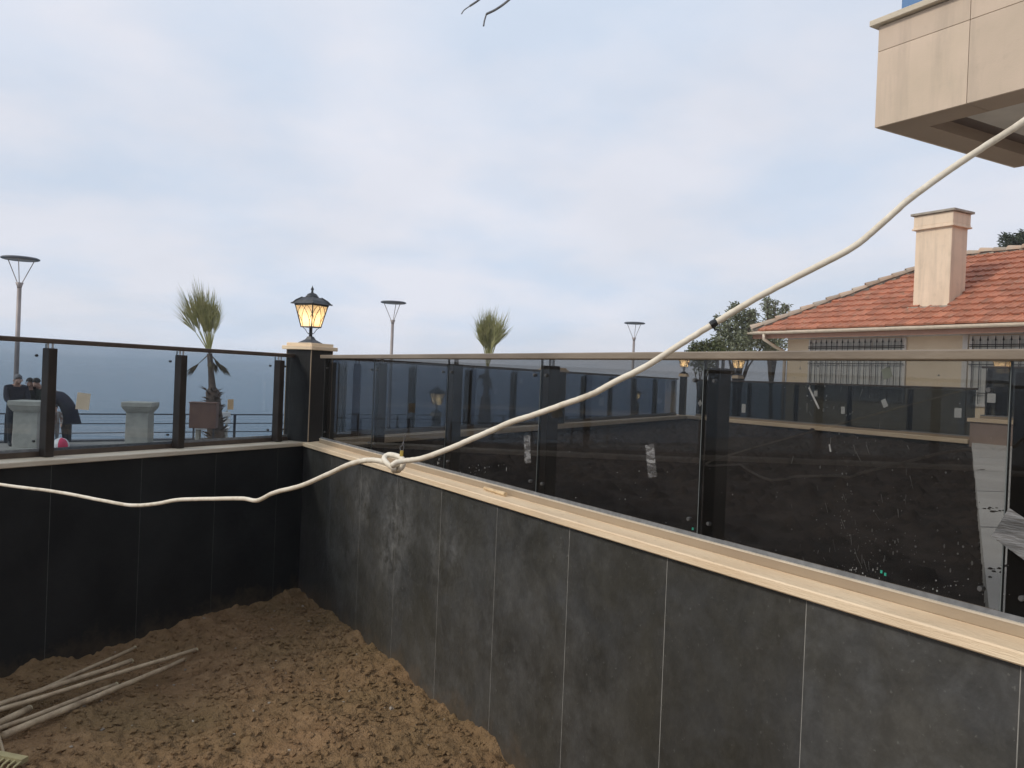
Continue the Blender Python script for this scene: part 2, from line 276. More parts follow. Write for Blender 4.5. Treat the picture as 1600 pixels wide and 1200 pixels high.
# ------------------------------------------------------------------ builders
W = {}
def setp(o, parent, local):
    o.parent = parent; o.matrix_basis = local
    W[o.name] = (W[parent.name] if parent else Matrix()) @ local
def empty(name, loc, rz=0, parent=None):
    o = bpy.data.objects.new(name, None); COL.objects.link(o); o.empty_display_size = .1
    setp(o, parent, Matrix.Translation(Vector(loc)) @ Matrix.Rotation(rz, 4, 'Z')); return o
def tag(o, label=None, cat=None, group=None, kind=None):
    if label: o['label'] = label
    if cat: o['category'] = cat
    if group: o['group'] = group
    if kind: o['kind'] = kind
    return o
def thing(name, label, cat, loc, rz=0, group=None): return tag(empty(name, loc, rz), label, cat, group)
class MB:
    def __init__(s): s.v = []; s.f = []; s.m = []
    def add(s, vs, fs, mi=0):
        n = len(s.v); s.v += [Vector(v) for v in vs]; s.f += [tuple(n+i for i in f) for f in fs]; s.m += [mi]*len(fs); return s
    def box(s, x0, x1, y0, y1, z0, z1, mi=0, T=None):
        vs = [Vector((x, y, z)) for z in (z0, z1) for y in (y0, y1) for x in (x0, x1)]
        if T: vs = [T @ v for v in vs]
        return s.add(vs, [(0, 2, 3, 1), (4, 5, 7, 6), (0, 1, 5, 4), (2, 6, 7, 3), (0, 4, 6, 2), (1, 3, 7, 5)], mi)
    def frus(s, c, b0, b1, z0, z1, mi=0):   # square frustum, half sizes b0 (x,y) -> b1
        if not isinstance(b0, tuple): b0 = (b0, b0)
        if not isinstance(b1, tuple): b1 = (b1, b1)
        vs = [(c[0]+sx*b[0], c[1]+sy*b[1], c[2]+z) for b, z in ((b0, z0), (b1, z1)) for sx, sy in ((-1, -1), (1, -1), (1, 1), (-1, 1))]
        return s.add(vs, [(3, 2, 1, 0), (4, 5, 6, 7), (0, 1, 5, 4), (1, 2, 6, 5), (2, 3, 7, 6), (3, 0, 4, 7)], mi)
    def tube(s, pts, r, n=8, mi=0):
        pts = [Vector(p) for p in pts]; k = len(pts); rs = r if isinstance(r, (list, tuple)) else [r]*k
        up = None; rings = []
        for i, p in enumerate(pts):
            t = (pts[min(i+1, k-1)]-pts[max(i-1, 0)]).normalized()
            if up is None: up = Vector((0, 0, 1)) if abs(t.z) < .9 else Vector((1, 0, 0))
            a = t.cross(up).normalized(); bb = a.cross(t).normalized(); up = bb
            rings.append([p+rs[i]*(math.cos(2*math.pi*j/n)*a+math.sin(2*math.pi*j/n)*bb) for j in range(n)])
        vs = [v for g in rings for v in g]
        fs = [(i*n+j, i*n+(j+1) % n, (i+1)*n+(j+1) % n, (i+1)*n+j) for i in range(k-1) for j in range(n)]
        fs += [tuple(range(n-1, -1, -1)), tuple((k-1)*n+j for j in range(n))]
        return s.add(vs, fs, mi)
    def lathe(s, prof, n=12, c=(0, 0, 0), mi=0):
        c = Vector(c); vs = [c+Vector((r*math.cos(2*math.pi*j/n), r*math.sin(2*math.pi*j/n), z)) for r, z in prof for j in range(n)]; k = len(prof)
        fs = [(i*n+j, i*n+(j+1) % n, (i+1)*n+(j+1) % n, (i+1)*n+j) for i in range(k-1) for j in range(n)]
        fs += [tuple(range(n-1, -1, -1)), tuple((k-1)*n+j for j in range(n))]
        return s.add(vs, fs, mi)
    def prism(s, poly, z0, z1, mi=0):
        n = len(poly); vs = [(x, y, z0) for x, y in poly]+[(x, y, z1) for x, y in poly]
        return s.add(vs, [tuple(range(n-1, -1, -1)), tuple(range(n, 2*n))]+[(i, (i+1) % n, n+(i+1) % n, n+i) for i in range(n)], mi)
    def mesh(s, name, mats, T=None, smooth=False, bevel=0):
        me = bpy.data.meshes.new(name)
        vs = [T @ v for v in s.v] if T else s.v
        me.from_pydata([tuple(v) for v in vs], [], s.f)
        for mm in (mats if isinstance(mats, (list, tuple)) else [mats]): me.materials.append(mm)
        me.polygons.foreach_set('material_index', s.m)
        if bevel:
            bm = bmesh.new(); bm.from_mesh(me); bmesh.ops.recalc_face_normals(bm, faces=bm.faces)
            bmesh.ops.bevel(bm, geom=[e for e in bm.edges if e.is_manifold and e.calc_face_angle(0) > .5], offset=bevel, segments=1, affect='EDGES', profile=.5)
            bm.to_mesh(me); bm.free()
        if smooth: me.polygons.foreach_set('use_smooth', [True]*len(me.polygons))
        me.update(); return me
    def build(s, name, mats, parent=None, world=False, smooth=False, bevel=0, loc=(0, 0, 0)):
        """world=True: vertices are world coordinates, stored relative to the parent"""
        L = Matrix.Translation(Vector(loc)); Wp = W[parent.name] if parent else Matrix()
        T = (Wp @ L).inverted() if world else None
        o = bpy.data.objects.new(name, s.mesh(name, mats, T, smooth, bevel)); COL.objects.link(o); setp(o, parent, L); return o
def inst(o, name, parent, local):
    c = o.copy(); c.name = name; COL.objects.link(c); setp(c, parent, local); return c
def dup(root, loc, rz=0, label=None, scale=1):
    r = root.copy(); COL.objects.link(r)
    setp(r, None, Matrix.Translation(Vector(loc)) @ Matrix.Rotation(rz, 4, 'Z') @ Matrix.Scale(scale, 4))
    if label: r['label'] = label
    def rec(src, dst):
        for ch in list(src.children):
            c = ch.copy(); COL.objects.link(c); setp(c, dst, ch.matrix_basis.copy()); rec(ch, c)
    rec(root, r); return r
def ray(x, y): return Fv + cr*((x-800)/FPX) - cu*((y-600)/FPX)
def at(x, y, z): return EYEP + ray(x, y)*z
def onX(x, y, X): k = ray(x, y); return EYEP + k*(X/k.x)
def onZ(x, y, Z): k = ray(x, y); return EYEP + k*((Z-EYE)/k.z)
def catmull(p, sub=10):
    p = [Vector(q) for q in p]; p = [2*p[0]-p[1]]+p+[2*p[-1]-p[-2]]; out = []
    for i in range(1, len(p)-2):
        for j in range(sub):
            t = j/sub; a, b, c, d = p[i-1:i+3]
            out.append(.5*((2*b)+(c-a)*t+(2*a-5*b+4*c-d)*t*t+(3*b-a-3*c+d)*t**3))
    return out+[p[-2]]
D2 = Vector((.8526, .5225, 0)); N2 = Vector((-.5225, .8526, 0)); K = Vector((1.98, 6.53, 0)); ANG = math.atan2(.5225, .8526)

# ------------------------------------------------------------------ ground, quay, sea
QY = [(-60, 24.0), (-8, 24.6), (-.1, 24.95), (7.1, 26.1), (9.9, 27.0), (17.1, 27.6), (30, 28.2), (80, 30)]    # quay edge
mb = MB()
n = len(QY)
mb.add([(x, y, -.42) for x, y in QY]+[(x, -60, -.42) for x, y in QY], [(n+i, n+i+1, i+1, i) for i in range(n-1)])
tag(mb.build('promenade', M['paving']), kind='structure')
mb = MB(); mb.add([(x, y, -.425) for x, y in QY]+[(x, y, -3.5) for x, y in QY], [(i, i+1, n+i+1, n+i) for i in range(n-1)])
mb.add([(x, y, -.38) for x, y in QY]+[(x, y-.35, -.38) for x, y in QY]+[(x, y-.35, -.42) for x, y in QY]+[(x, y, -.43) for x, y in QY],
       [(n+i, n+i+1, i+1, i) for i in range(n-1)]+[(2*n+i, 2*n+i+1, n+i+1, n+i) for i in range(n-1)]+[(i, i+1, 3*n+i+1, 3*n+i) for i in range(n-1)])
tag(mb.build('quay_edge', M['quay']), kind='structure')
mb = MB(); mb.add([(80, -60, -.424), (3000, -3000, -.424), (3000, 40, -.424), (80, 30, -.424)], [(0, 1, 2, 3)])
mb.add([(-60, -60, -.424), (-3000, -3000, -.424), (3000, -3000, -.424), (80, -60, -.424)], [(0, 1, 2, 3)])
mb.add([(-60, 24, -.424), (-3000, 24, -.424), (-3000, -3000, -.424), (-60, -60, -.424)], [(0, 1, 2, 3)])
tag(mb.build('ground', M['ground']), kind='structure')
mb = MB(); mb.add([(-8000, 0, -2.2), (8000, 0, -2.2), (8000, 9000, -2.2), (-8000, 9000, -2.2)], [(0, 1, 2, 3)])
tag(mb.build('sea', M['sea']), kind='structure')

# ---- soil with clods (numpy): bumps = random half-buried lumps on jittered grids
def clods(P, cell, rmin, rmax, density, seed, squash=.7):
    g = np.floor(P/cell).astype(np.int64); out = np.zeros(len(P))
    def h(ix, iy, k):
        a = (ix*374761393+iy*668265263+k*2147483647+seed*974634777) & 0x7fffffff
        a = ((a ^ (a >> 13))*1274126177) & 0x7fffffff; return ((a ^ (a >> 16)) & 0xffff)/65535.
    for dx in (-1, 0, 1):
        for dy in (-1, 0, 1):
            ix, iy = g[:, 0]+dx, g[:, 1]+dy
            cx, cy = (ix+h(ix, iy, 1))*cell, (iy+h(ix, iy, 2))*cell
            r = rmin+(rmax-rmin)*h(ix, iy, 3)**2; on = h(ix, iy, 4) < density
            an = h(ix, iy, 5)*3.14; e = .75+.5*h(ix, iy, 6); ca, sa = np.cos(an), np.sin(an)
            ux, uy = P[:, 0]-cx, P[:, 1]-cy; px, py = (ux*ca+uy*sa)/e, (-ux*sa+uy*ca)*e
            d2 = px**2+py**2
            out = np.maximum(out, np.where(on, np.sqrt(np.maximum(r*r-d2, 0))*squash, 0))
    return out
def vnoise(P, s, seed):
    q = P/s; g = np.floor(q).astype(np.int64); f = q-g; f = f*f*(3-2*f)
    def h(ix, iy):
        a = (ix*374761393+iy*668265263+seed*974634777) & 0x7fffffff; a = ((a ^ (a >> 13))*1274126177) & 0x7fffffff
        return ((a ^ (a >> 16)) & 0xffff)/65535.
    a, b, c, d = h(g[:, 0], g[:, 1]), h(g[:, 0]+1, g[:, 1]), h(g[:, 0], g[:, 1]+1), h(g[:, 0]+1, g[:, 1]+1)
    return (a*(1-f[:, 0])+b*f[:, 0])*(1-f[:, 1])+(c*(1-f[:, 0])+d*f[:, 0])*f[:, 1]
def gridmesh(name, x0, x1, y0, y1, step, hfun, keep, material):
    xs = np.arange(x0, x1+step, step); ys = np.arange(y0, y1+step, step)
    gx, gy = np.meshgrid(xs, ys, indexing='ij'); P = np.stack([gx.ravel(), gy.ravel()], 1)
    z = hfun(P); nx, ny = len(xs), len(ys)
    idx = np.arange(nx*ny).reshape(nx, ny); q = np.stack([idx[:-1, :-1], idx[1:, :-1], idx[1:, 1:], idx[:-1, 1:]], -1).reshape(-1, 4)
    kp = keep(P); q = q[kp[q].all(1)]; used = np.unique(q); re = np.full(nx*ny, -1); re[used] = np.arange(len(used)); q = re[q]
    V = np.concatenate([P, z[:, None]], 1)[used]
    me = bpy.data.meshes.new(name); me.vertices.add(len(V)); me.vertices.foreach_set('co', V.astype(np.float32).ravel())
    me.loops.add(q.size); me.loops.foreach_set('vertex_index', q.ravel().astype(np.int32)); me.polygons.add(len(q))
    me.polygons.foreach_set('loop_start', np.arange(0, q.size, 4, dtype=np.int32)); me.polygons.foreach_set('loop_total', np.full(len(q), 4, np.int32))
    me.update(); me.validate(); me.materials.append(material); me.polygons.foreach_set('use_smooth', np.ones(len(q), bool))
    o = bpy.data.objects.new(name, me); COL.objects.link(o); setp(o, None, Matrix()); return o
def soil_h(P):
    base = .05*(vnoise(P, 1.3, 3)-.5)+.045*(vnoise(P, .45, 5)-.5)+.02*(vnoise(P, .12, 8)-.5)
    s = (P-np.array([1.98, 6.53])) @ np.array([-.5225, .8526])            # distance to the left wall (<0 inside)
    w = np.exp(-np.maximum(-s, 0)/.16)+np.exp(-np.maximum(1.98-P[:, 0], 0)/.14)
    base += .05*w*(vnoise(P, .18, 12)-.25)
    dens = vnoise(P, .55, 22)
    f = .030*np.abs(vnoise(P, .11, 51)-.5)+.022*(vnoise(P, .055, 52)-.5)+.014*(vnoise(P, .027, 53)-.5)+.008*(vnoise(P, .014, 54)-.5)
    c = clods(P, .30, .02, .058, .12, 1, .5)+clods(P, .12, .010, .034, .20, 2, .7)+clods(P, .06, .008, .022, .30, 3, .9)+clods(P, .032, .005, .013, .38, 4, .95)
    rut = .05*np.exp(-((P[:, 0]-.55-.25*np.sin(P[:, 1]*1.7))/.22)**2)*vnoise(P, .5, 61)
    return base+f*.9+c*(.28+.68*dens)-rut-.012
inside = lambda P: ((P-np.array([1.98, 6.53])) @ np.array([-.5225, .8526]) < .06) & (P[:, 0] < 2.05)
tag(gridmesh('soil', -1.6, 2.06, 2.0, 6.7, .006, soil_h, lambda P: inside(P) & (P[:, 1] > 2.2-.25*(P[:, 0]+1.6)*0), M['soil']), kind='structure')
def lumps(name, n, rmin, rmax, material, seed):
    g = np.random.default_rng(seed); V = []; Fs = []
    ico = bmesh.new(); bmesh.ops.create_icosphere(ico, subdivisions=1, radius=1); iv = np.array([v.co[:] for v in ico.verts]); fi = [[v.index for v in f.verts] for f in ico.faces]; ico.free()
    P = np.stack([g.uniform(-1.4, 1.93, n*2), g.uniform(2.2, 6.4, n*2)], 1); P = P[((P-np.array([1.98, 6.53])) @ np.array([-.5225, .8526]) < -.04)][:n]; Z = soil_h(P)
    for k, (p, z) in enumerate(zip(P, Z)):
        r = rmin+(rmax-rmin)*g.random()**3; q = iv*(1+.28*g.standard_normal((len(iv), 1)))*r*np.array([g.uniform(.7, 1.3), g.uniform(.7, 1.3), g.uniform(.5, .9)]); a = g.uniform(0, 6.28); q = np.stack([q[:, 0]*np.cos(a)-q[:, 1]*np.sin(a), q[:, 0]*np.sin(a)+q[:, 1]*np.cos(a), q[:, 2]], 1)+[p[0], p[1], z+r*.25]
        o = len(V)*len(iv); V.append(q); Fs += [[i+o for i in f] for f in fi]
    me = bpy.data.meshes.new(name); me.from_pydata(np.concatenate(V).tolist(), [], Fs); me.materials.append(material); o = bpy.data.objects.new(name, me); COL.objects.link(o); setp(o, None, Matrix()); return tag(o, kind='stuff')
lumps('soil_crumbs', 11000, .003, .019, M['soil'], 3); lumps('pebbles', 160, .004, .013, M['pebble'], 4)
mb = MB(); mb.add([(-9, -9, -.06), (2.0, -9, -.06), (2.0, 6.5, -.06), (-9, -.2, -.06)], [(0, 1, 2, 3)]); tag(mb.build('yard', M['soil']), kind='structure')

# ------------------------------------------------------------------ walls with porcelain panels and travertine coping
CT, CB = 1.150, 1.119
def retaining_wall(name, label, loc, rz, x0, x1, joints, pm, cm, flip, thick=.30, zb=-.15, stones=2.6, top=CT, ct=.031):
    """local x along the wall, local y away from the yard; face plane at y=0"""
    t = thing(name, label, 'wall', loc, rz)
    MB().box(x0, x1, .0006, thick, zb, top-ct-.001).build('core', M['grout' if pm is M['panel'] else 'grout_dark'], t)
    js = sorted([x0]+[j for j in joints if x0 < j < x1]+[x1]); proto = {}
    for a, b in zip(js, js[1:]):
        w = round(b-a, 3)
        if w not in proto:
            o = MB().box(.0012, w-.0012, 0, .010, zb, top-ct-.003).build('panel', pm, t, loc=(a, 0, 0), bevel=.0008); proto[w] = o
        else: inst(proto[w], 'panel', t, Matrix.Translation((a, random.uniform(-.0002, .0002), 0)))
    n = max(1, round((x1-x0)/stones)); st = (x1-x0)/n
    for i in range(n):
        MB().box(x0+i*st+.001, x0+(i+1)*st-.001, -.025, thick+.02, top-ct, top).build('coping', cm, t, bevel=.004)
    return t
# right wall: local x = -Y, local y = +X
retaining_wall('retaining_wall', 'right-hand dark porcelain clad wall with pale travertine coping running towards the viewer', (1.98, 6.53, 0), R_(-90), 0, 8.5,
               [.68+.6*i for i in range(14)], M['panel'], M['coping'], 1, thick=.28, stones=9)
# left wall along the sea: local x = D2, local y = N2
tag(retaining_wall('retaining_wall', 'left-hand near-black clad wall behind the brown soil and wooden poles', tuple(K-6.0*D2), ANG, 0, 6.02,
               [6.0-.28-.6*i for i in range(10)], M['panel_shaded'], M['coping_shaded'], 1, thick=.34), group=None)
# sea-side wall of the far garden
FC = K + 10.4*D2
mw = retaining_wall('retaining_wall', 'low sea-side wall of the far dark garden seen through the glass', tuple(K+.32*D2), ANG, 0, 10.35, [.6*i for i in range(1, 17)], M['panel_shaded'], M['coping'], 1, thick=.3, zb=-.5, ct=.058)
retaining_wall('retaining_wall', 'low far wall of the dark garden in front of the tiled house', (10.85, 11.96, 0), R_(-90), 0, 5.42, [.6*i for i in range(1, 9)], M['panel_shaded'], M['coping'], 1, thick=.3, zb=-.5, ct=.058)
mb = MB().box(10.85, 11.15, -4, 6.535, -.5, 1.384); w = thing('retaining_wall', 'raised brown wall end beside the concrete walkway', 'wall', (10.85, 6.5, 0))
mb.build('core', M['riser'], w, True); MB().box(10.82, 11.17, -4, 6.56, 1.385, 1.436).build('coping', M['coping'], w, True, bevel=.004)

# far garden: soil bed and walkway
P0 = Vector((2.437, 1.388)); P1 = Vector((10.85, 6.5)); ed = (P1-P0).normalized(); en = Vector((-ed.y, ed.x))
def gin(P): return ((P-np.array([2.437, 1.388])) @ np.array([en.x, en.y]) > -.02) & ((P-np.array([1.98, 6.53])) @ np.array([-.5225, .8526]) < .05) & (P[:, 0] > 2.2) & (P[:, 0] < 10.88)
def garden_h(P):
    return 1.065+.05*(vnoise(P, 1.5, 31)-.5)+.03*(vnoise(P, .3, 33)-.5)+clods(P, .24, .025, .08, .30, 41, .75)+clods(P, .11, .018, .045, .45, 42, .9)+clods(P, .07, .012, .03, .5, 43, 1.0)-.02
tag(gridmesh('garden_soil', 2.2, 10.9, 1.2, 12.2, .022, garden_h, gin, M['soil_dark']), kind='structure')
a0, a1 = P0-ed*.6, P1
mb = MB(); poly = [(2.27, a0.y-.0), (a0.x+.3, a0.y), (a1.x, a1.y), (10.85, -4), (2.27, -4)]
mb = MB().prism([(2.27, 1.16), (P0.x, P0.y), (P1.x, P1.y), (10.849, -4), (2.27, -4)][::-1], .9, 1.112)
wk = mb.build('walkway', M['concrete']); tag(wk, kind='structure')
mb = MB()
for k in (1.7, 3.4, 5.1, 6.8, 8.5):          # saw cuts across the slab
    q = P0+ed*k; v = Vector((.9, -.43)).normalized(); e2 = Vector((-v.y, v.x))*.006
    a, b = q, q+v*6
    if b.x > 10.84: b = q+v*((10.84-q.x)/v.x)
    mb.add([(a.x-e2.x, a.y-e2.y, 1.1135), (b.x-e2.x, b.y-e2.y, 1.1135), (b.x+e2.x, b.y+e2.y, 1.1135), (a.x+e2.x, a.y+e2.y, 1.1135)], [(0, 1, 2, 3)])
mb.build('saw_cut', M['quay'], wk)
mb = MB()
for (x, y, w) in ((1555, 891, .16), (1580, 888, .10), (1540, 795, .05), (1552, 799, .03), (1533, 734, .03)):
    q = onZ(x, y, 1.113)
    for k in range(14):
        p = q+Vector((random.gauss(0, w), random.gauss(0, w*.25), 0)); r = random.uniform(.003, .010)
        if (Vector((p.x, p.y))-P0).dot(en) < 0: mb.lathe([(r, 0), (r*.6, r*.5)], 5, p)
tag(mb.build('spilled_soil', M['soil_dark']), kind='stuff')

# ------------------------------------------------------------------ glass fences
def fence(name, label, loc, rz, x0, x1, posts, joints, ypane, ypost, gm, rail_m, base_m, lip_m, postm, clipm, top=1.833, base=CT, clips=True, post_w=.055, yrail=None, gtop=.0285):
    t = thing(name, label, 'fence', loc, rz, None); yr = ypane if yrail is None else yrail
    MB().box(x0, x1, yr-.03, yr+.03, top-.028, top).build('top_rail', rail_m, t, bevel=.004)
    MB().box(x0, x1, ypane-.018, ypane+.024, base, base+.031).build('base_channel', base_m, t, bevel=.002)
    if lip_m: MB().box(x0, x1, ypane-.0195, ypane-.008, base+.0285, base+.0335).build('channel_lip', lip_m, t)
    MB().box(x0, x1, ypane-.0085, ypane-.0065, base+.031, base+.047).build('spacer_strip', M['spacer'], t)
    pp = None
    for x in posts:
        if pp is None:
            pp = MB().box(-post_w/2, post_w/2, -.03, .03, base+.002, top-.055).build('post', postm, t, bevel=.003, loc=(x, ypost, 0))
            pin = MB().lathe([(.006, top-.056), (.006, top-.027)], 6, (-.014, 0, 0)).lathe([(.006, top-.056), (.006, top-.027)], 6, (.014, 0, 0)).build('post_pin', M['steel'], t, loc=(x, ypost, 0))
        else:
            inst(pp, 'post', t, Matrix.Translation((x, ypost, 0))); inst(pin, 'post_pin', t, Matrix.Translation((x, ypost, 0)))
    panes = []; cp = None
    for a, b in zip(joints, joints[1:]):
        o = MB().box(.0015, b-a-.0015, -.005, .005, base+.02, top-gtop).build('pane', gm, t, loc=(a, ypane, 0)); panes.append(o)
        MB().box(-.0012, .0014, -.0052, .0045, base+.034, top-gtop).build('pane_edge', M['glass_edge'], o)
        o.rotation_euler = (R_(random.uniform(-.25, .25)), 0, R_(random.uniform(-.15, .15)))
        if clips:
            for xx in (a+.05, b-.05):
                for zz in (base+.09, top-.10):
                    if cp is None: cp = MB().lathe([(.006, -.009), (.0075, -.006), (.0075, .006), (.006, .009)], 8).build('clip', clipm, t); cp.rotation_euler = (R_(90), 0, 0); cp.location = (xx, ypane, zz); W[cp.name] = W[t.name] @ Matrix.Translation((xx, ypane, zz)) @ Matrix.Rotation(R_(90), 4, 'X')
                    else: inst(cp, 'clip', t, Matrix.Translation((xx, ypane, zz)) @ Matrix.Rotation(R_(90), 4, 'X'))
    return t, panes
# right fence (local x=-Y from Y=6.53; local y=+X-1.98)
Yj = [6.40, 5.364, 4.258, 3.288, 2.215, 1.160, .10, -1.0]
fr, pr = fence('glass_fence', 'nearest dark tinted glass fence with pale bronze rail on the right-hand wall', (1.98, 6.53, 0), R_(-90), .10, 7.6,
               [6.53-y+.031 for y in Yj], [6.53-y for y in Yj], .108, .146, M['glass'], M['bronze_lit'], M['channel_tan'], M['channel_lip'], M['post_dark'], M['white_clip'], yrail=.10, clips=True)
# left fence
sj = [6-.176-.93*i for i in range(7)][::-1]
fl, pl = fence('glass_fence', 'left-hand tinted glass fence with dark brown posts facing the promenade', tuple(K-6*D2), ANG, 0, 5.98,
               sj, sj+[5.985], .165, .118, M['glass_sea'], M['bronze'], M['bronze'], None, M['post_dark'], M['black_clip'], yrail=.13)
# far fences
ff1, _ = fence('glass_fence', 'far sea-side glass fence behind the dark garden', tuple(K+.32*D2), ANG, 0, 9.9, [.35+1.05*i for i in range(10)], [.02]+[.35+1.05*i for i in range(10)]+[9.9], .15, .19, M['glass_far'], M['bronze'], M['bronze'], None, M['post_dark'], M['black_clip'], clips=False)
ff2, pf2 = fence('glass_fence', 'far glass fence below the windows of the tiled house', (10.85, 11.96, 0), R_(-90), .1, 5.42, [.35+1.02*i for i in range(5)], [.1]+[.35+1.02*i for i in range(5)]+[5.40], .14, .18, M['glass_house'], M['bronze'], M['channel_tan'], None, M['post_dark'], M['white_clip'])
ff3, pf3 = fence('glass_fence', 'raised glass fence section at the far right beside the walkway', (10.85, 6.53, 0), R_(-90), .05, 5.0, [.12+1.02*i for i in range(5)], [.12+1.02*i for i in range(5)]+[5.0], .14, .18, M['glass_house'], M['bronze'], M['channel_tan'], None, M['post_dark'], M['white_clip'], top=2.12, base=1.436)

def sticker(name, pane, x, y, w, h, rot, m, dpt, plane='X', X=2.0825, lab=None):
    """thin sheet stuck on a pane, given by the world point of its middle"""
    c = onX(x, y, X); ca, sa = math.cos(R_(rot)), math.sin(R_(rot)); mb = MB()
    k = []
    for dz in (0, -.0006):
        for su, sv in ((-1, -1), (1, -1), (1, 1), (-1, 1)):
            u, v = su*w/2, sv*h/2; k.append((c.x+dz, c.y-(u*ca-v*sa), c.z+(u*sa+v*ca)))
    mb.add(k, [(3, 2, 1, 0), (4, 5, 6, 7), (0, 1, 5, 4), (1, 2, 6, 5), (2, 3, 7, 6), (3, 0, 4, 7)])
    return mb.build(name, m, pane, True)
XP = 2.0825
sticker('sticker', pr[2], 822, 702, .055, .13, 8, M['film'], 0)
sticker('sticker', pr[3], 1016, 720, .05, .125, 12, M['film'], 0)
sticker('sticker', pr[4], 1387, 583, .028, .03, 20, M['paper_dark'], 0)
sticker('tape', fr, 1609, 848, .16, .086, -27, M['film_grey'], 0, X=2.0755)
sticker('sticker', pr[4], 1273, 622, .006, .075, 33, M['splash'], 0)
sticker('sticker', pr[4], 1298, 700, .005, .022, 15, M['splash'], 0)
for x, y, w, h, r, pn in ((1094, 630, .09, .09, 40, 0), (1162, 638, .09, .15, 0, 1), (1274, 615, .07, .09, 0, 2), (1317, 641, .07, .11, 4, 3), (1497, 645, .10, .13, 0, 4), (1382, 630, .08, .12, 25, 3)):
    sticker('sticker', pf2[min(pn, len(pf2)-1)], x, y, w, h, r, M['paper_white'], 0, X=10.975)
sticker('sticker', pf3[0], 1549, 622, .11, .12, 0, M['paper_white'], 0, X=10.975)
# paper stickers on the left fence
def lsticker(x, y, w, h, rot, m, pane):
    p0 = K+.158*N2; k = ray(x, y); nn = N2; tt = nn.dot(p0-EYEP*0)/nn.dot(k) if False else (nn.dot(Vector((p0.x, p0.y, 0))))/nn.dot(k)
    c = EYEP+k*tt; ca, sa = math.cos(R_(rot)), math.sin(R_(rot)); vs = []
    for dz in (0, -.0006):
        for su, sv in ((-1, -1), (1, -1), (1, 1), (-1, 1)):
            u, v = su*w/2, sv*h/2; vs.append(c+D2*(u*ca-v*sa)+Vector((0, 0, u*sa+v*ca))+N2*dz)
    return MB().add(vs, [(3, 2, 1, 0), (4, 5, 6, 7), (0, 1, 5, 4), (1, 2, 6, 5), (2, 3, 7, 6), (3, 0, 4, 7)]).build('sticker', m, pane, True)
lsticker(129, 627, .088, .10, -6, M['paper'], pl[-3]); lsticker(360, 632, .055, .075, 0, M['paper_tan'], pl[-2])
# paint / mortar splashes on the near glass
mb = MB()
def splash(x, y, sx, sy, n, r0=.0006, r1=.0023):
    n = int(n*.7)
    for i in range(n):
        c = onX(random.gauss(x, sx), random.gauss(y, sy), XP-.0005); r = r0+(r1*1.35-r0)*random.random()**2.6; k = random.randint(5, 6); el = random.uniform(.6, 1.0)
        dr = random.choice((1, 1, 1, 2.2))
        vs = [(c.x-.0012*j, c.y+r*el*math.cos(6.283*i2/k), c.z+r*dr*math.sin(6.283*i2/k)) for j in (0, 1) for i2 in range(k)]
        mb.add(vs, [tuple(range(k, 2*k))]+[(i2, (i2+1) % k, k+(i2+1) % k, k+i2) for i2 in range(k)])
splash(1320, 770, 10, 70, 70); splash(1335, 860, 40, 40, 80); splash(1400, 850, 60, 30, 90); splash(1280, 600, 25, 25, 40); splash(1200, 570, 60, 12, 40)
splash(1500, 900, 25, 25, 30); splash(1440, 760, 60, 70, 40); splash(1000, 760, 90, 40, 26, .0006, .002); splash(750, 735, 20, 5, 30, .001, .004); splash(670, 725, 14, 5, 20, .001, .004); splash(1225, 800, 60, 60, 40, .0006, .002)
splash(1330, 895, 6, 14, 30); splash(1450, 925, 40, 8, 30)
for k in range(46):
    x, y = random.gauss(1325, 55), random.uniform(600, 900); c = onX(x, y, XP-.0005); L = random.uniform(.006, .035); w = random.uniform(.0004, .0011); sl_ = random.gauss(-.25, .35)
    mb.add([(c.x, c.y-w, c.z), (c.x, c.y+w, c.z), (c.x, c.y+w*.5+sl_*L, c.z-L), (c.x, c.y-w*.5+sl_*L, c.z-L)], [(0, 1, 2, 3)])
sp = mb.build('paint_splashes', M['splash'], fr, True); sp['kind'] = 'stuff'
mb = MB()
for x, y in ((1083, 826), (1384, 897), (1378, 893)):
    c = onX(x, y, XP); mb.box(c.x-.003, c.x, c.y-.003, c.y+.003, c.z-.0045, c.z+.0035)
mb.build('green_scraps', M['green_plastic'], fr, True)

# ------------------------------------------------------------------ pillars and lanterns
def pillar(label, p, rz, zb, zt, w=.25, cap=(.31, .26), dark='panel_shaded'):
    t = thing('pillar', label, 'pillar', (p[0], p[1], zb), rz, 'clad pillars carrying lanterns'); h = zt-zb-.055
    MB().box(.012, w-.012, .012, w-.012, 0, h).build('core', M['grout'], t)
    for (x0, x1, y0, y1) in ((.003, w-.003, 0, .011), (0, .011, .003, w-.003), (.003, w-.003, w-.011, w), (w-.011, w, .003, w-.003)):
        MB().box(x0, x1, y0, y1, .002, h-.001).build('panel', M['panel_shaded'], t)
    if w > .2:
        for x, y in ((0, 0), (0, w), (w, 0)): MB().box(x-.003, x+.003, y-.003, y+.003, .002, h-.001).build('edge_trim', M['channel_tan'], t)
    c = w/2
    for s, z0, z1 in ((cap[0], h, h+.03), (cap[1], h+.03, h+.055)):
        MB().box(c-s/2, c+s/2, c-s/2, c+s/2, z0, z1).build('cap_stone', M['coping'], t, bevel=.003)
    return t
PP = Vector((1.997, 6.483, 0))
pillar('corner pillar clad in dark panels between the two near glass fences', PP, ANG, CT, 1.925)
